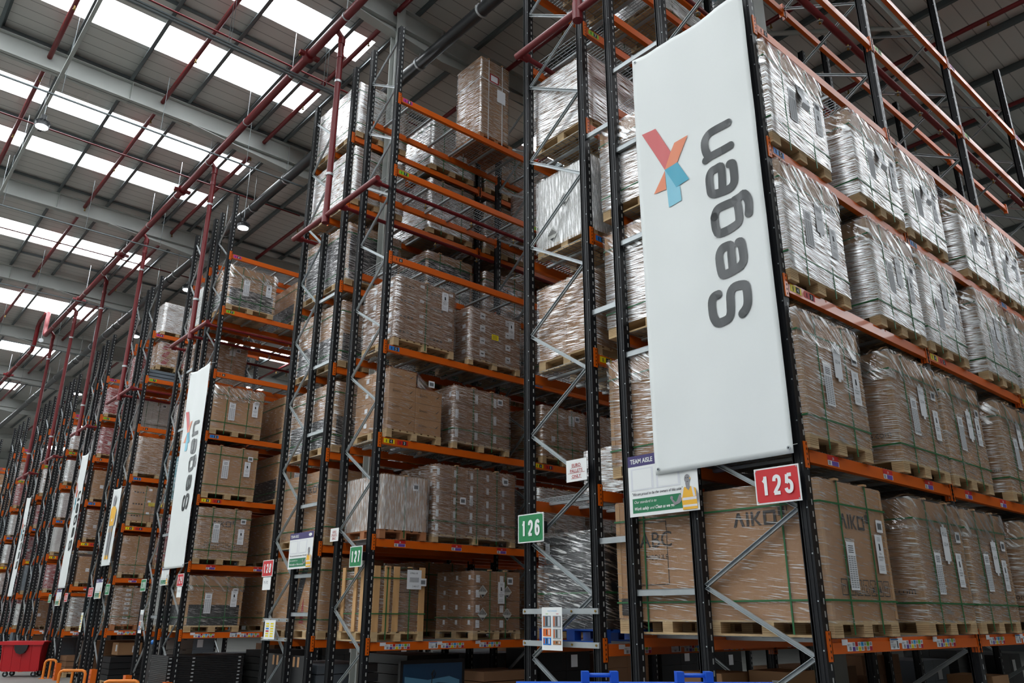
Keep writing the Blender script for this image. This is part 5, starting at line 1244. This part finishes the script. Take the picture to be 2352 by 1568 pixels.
# screen under 127
t = thing('display_screen', (-7.15, .75, .1), 'framed glossy dark blue display screen standing under the 127 rack', 'screen')
m = MB(); m.box(-.06, 0, 0, 1.2, 0, 1.0, 'black_plastic'); part(t, 'frame', m.mesh('frame')); m = MB(); m.rect((.002, 0, 0), Y_, Z_, .05, .05, 1.1, .9, 'screen_glass')
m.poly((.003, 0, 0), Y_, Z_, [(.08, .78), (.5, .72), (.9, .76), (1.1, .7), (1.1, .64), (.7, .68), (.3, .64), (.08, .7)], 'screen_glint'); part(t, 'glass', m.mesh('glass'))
m = MB(); m.tube([(.006, .6, .85), (.006, .56, .8), (.006, .6, .74), (.006, .64, .8), (.006, .61, .86), (.006, .58, .78), (.006, .57, .66)], .006, 'black_plastic', 6); part(t, 'cable', m.mesh('cable'))
tag(link('pallet', pallet_mesh(.9, 1.3, 'euro'), None, (-7.05, .7, 0)), 'wooden pallet under the dark display screen', 'pallet')
# ground level boxes and pallets
def gbox(x, y, z, d, w_, h_, label, m_='carton', cat='box'):
    t = thing('cardboard_box', (x, y, z), label, cat, 'loose cardboard boxes'); part(t, 'carton', box_mesh(d, w_, 0, h_, m_, None, False))
    m = MB(); m.rect((.003, 0, 0), Y_, Z_, w_ * .6, h_ * .2, .12, .16, 'paper'); m.rect((0, -.003, 0), X_, Z_, -d * .4, h_ * .3, .12, .16, 'paper'); part(t, 'paper_label', m.mesh('paper_label'))
for i, (x, y, z, d, w_, h_, lb) in enumerate(((-1.35, .5, .9, .5, .5, .32, 'plain brown box under the 125 rack, left of the labelled one'), (-.9, .9, .9, .42, .5, .34, 'brown box with white label under the 125 rack'), (-1.3, 1.6, .55, .6, .6, .35, 'low brown box deeper under the 125 rack'),
        (-2.7, .4, .7, .55, .5, .22, 'flat brown box under the 126 rack'), (-2.7, 1.0, .7, .5, .5, .24, 'second flat brown box under the 126 rack'), (-1.2, .5, .55, 1.2, 1.0, .34, 'wide brown box under the two stacked boxes by the 125 rack'),
        (-.3, 1.5, .5, .5, .5, .5, 'brown box in shade below the coloured labels of the 125 rack'), (-.3, 4.2, .5, .5, .5, .6, 'brown box in shade at the bottom right'), (-20.0, .5, .75, .5, .6, .3, 'brown box on grey crates left of the black panels'))):
    gbox(x, y, z, d, w_, h_, lb)
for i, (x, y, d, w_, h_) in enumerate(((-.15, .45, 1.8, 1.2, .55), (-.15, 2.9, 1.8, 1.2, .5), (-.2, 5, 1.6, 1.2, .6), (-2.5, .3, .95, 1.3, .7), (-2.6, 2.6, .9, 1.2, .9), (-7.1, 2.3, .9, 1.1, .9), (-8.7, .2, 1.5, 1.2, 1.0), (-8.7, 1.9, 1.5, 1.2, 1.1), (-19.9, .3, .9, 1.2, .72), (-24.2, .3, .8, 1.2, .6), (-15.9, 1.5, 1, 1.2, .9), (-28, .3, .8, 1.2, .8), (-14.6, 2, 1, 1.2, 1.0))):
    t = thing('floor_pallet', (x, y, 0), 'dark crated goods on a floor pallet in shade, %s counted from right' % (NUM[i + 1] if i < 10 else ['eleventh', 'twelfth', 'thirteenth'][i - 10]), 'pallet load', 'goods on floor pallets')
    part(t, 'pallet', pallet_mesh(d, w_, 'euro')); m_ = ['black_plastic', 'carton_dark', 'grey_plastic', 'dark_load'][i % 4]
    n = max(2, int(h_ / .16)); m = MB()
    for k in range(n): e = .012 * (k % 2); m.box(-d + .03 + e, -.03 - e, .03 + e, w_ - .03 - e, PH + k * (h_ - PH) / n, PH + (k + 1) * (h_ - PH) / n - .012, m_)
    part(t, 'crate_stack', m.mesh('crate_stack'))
filler_rows = [(-2.5, .95, [(4.2, 'brown boxes'), (5.6, 'brown boxes'), (7.4, 'dark crates'), (9, 'dark crates'), (10.8, 'dark crates')]), (-7.05, .95, [(3.5, 'dark crates'), (5.1, 'brown boxes'), (6.7, 'dark crates'), (8.2, 'dark crates')]),  # filler rows, added to block the bright far floor under the racks
           (-8.7, 1.5, [(3.5, 'dark crates'), (5.1, 'brown boxes')]), (-14.6, 1, [(3.5, 'dark crates'), (5.0, 'dark crates')]), (-15.9, 1.1, [(2.9, 'brown boxes'), (4.4, 'dark crates')]), (-19.9, .9, [(1.8, 'dark crates')]), (-21.0, .9, [(.2, 'brown boxes'), (1.8, 'dark crates')]),
           (-24.2, .7, [(1.8, 'dark crates')]), (-25.4, .7, [(.2, 'dark crates'), (1.8, 'dark crates')]), (-28, .8, [(1.8, 'dark crates')]), (-29.4, .8, [(.2, 'brown boxes'), (1.8, 'dark crates')]), (-31.7, .9, [(.2, 'dark crates'), (1.8, 'dark crates')]), (-33.3, .9, [(.2, 'dark crates'), (1.8, 'brown boxes')]), (-36.5, .9, [(.2, 'dark crates'), (1.8, 'dark crates')]), (-38.3, .9, [(.2, 'dark crates')]), (-42.6, 1, [(.2, 'dark crates')])]
for ri, (x, d, row) in enumerate(filler_rows):
    for ci, (y, kd) in enumerate(row):
        t = thing('floor_pallet', (x, y, 0), 'filler floor pallet of %s, added to darken the gap under the racks' % kd, 'pallet load', 'added floor pallets of ' + kd)
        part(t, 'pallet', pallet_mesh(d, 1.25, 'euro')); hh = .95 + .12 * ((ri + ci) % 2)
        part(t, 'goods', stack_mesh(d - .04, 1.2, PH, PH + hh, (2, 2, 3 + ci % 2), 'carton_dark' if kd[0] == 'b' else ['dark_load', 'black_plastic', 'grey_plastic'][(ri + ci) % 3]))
# dark panels standing under 128 and black bins under 131
for i, (x, y) in enumerate(((-8.75, -.0), (-9.6, .05))):
    t = thing('black_board', (x, y, 0), 'tall black board leaning under the 128 rack, %s' % ('right one' if i == 0 else 'left one'), 'board', 'black boards')
    m = MB(); m.box(-.78, 0, 0.1, .14, 0, 1.12, 'black_plastic'); part(t, 'panel', m.mesh('panel')); m = MB()
    for q in (-.55, -.4): m.rect((0, .098, 0), X_, Z_, q, .95, .07, .15, 'carton')
    part(t, 'tape_strip', m.mesh('tape_strip'))
t = thing('storage_bin', (-17.6, .6, 0), 'tall black plastic bin with dark cloth on its top, under the racks', 'bin')
m = MB(); m.box(-.5, 0, 0, .6, .1, 1.05, 'black_plastic'); m.box(-.53, .03, -.03, .63, 1.0, 1.06, 'black_plastic'); part(t, 'body', m.mesh('body'))
m = MB(); m.tube([(-.45, .1, 1.1), (-.25, .3, 1.14), (-.1, .5, 1.1)], [.06, .12, .05], 'tag_blue', 10); part(t, 'cloth', m.mesh('cloth'))
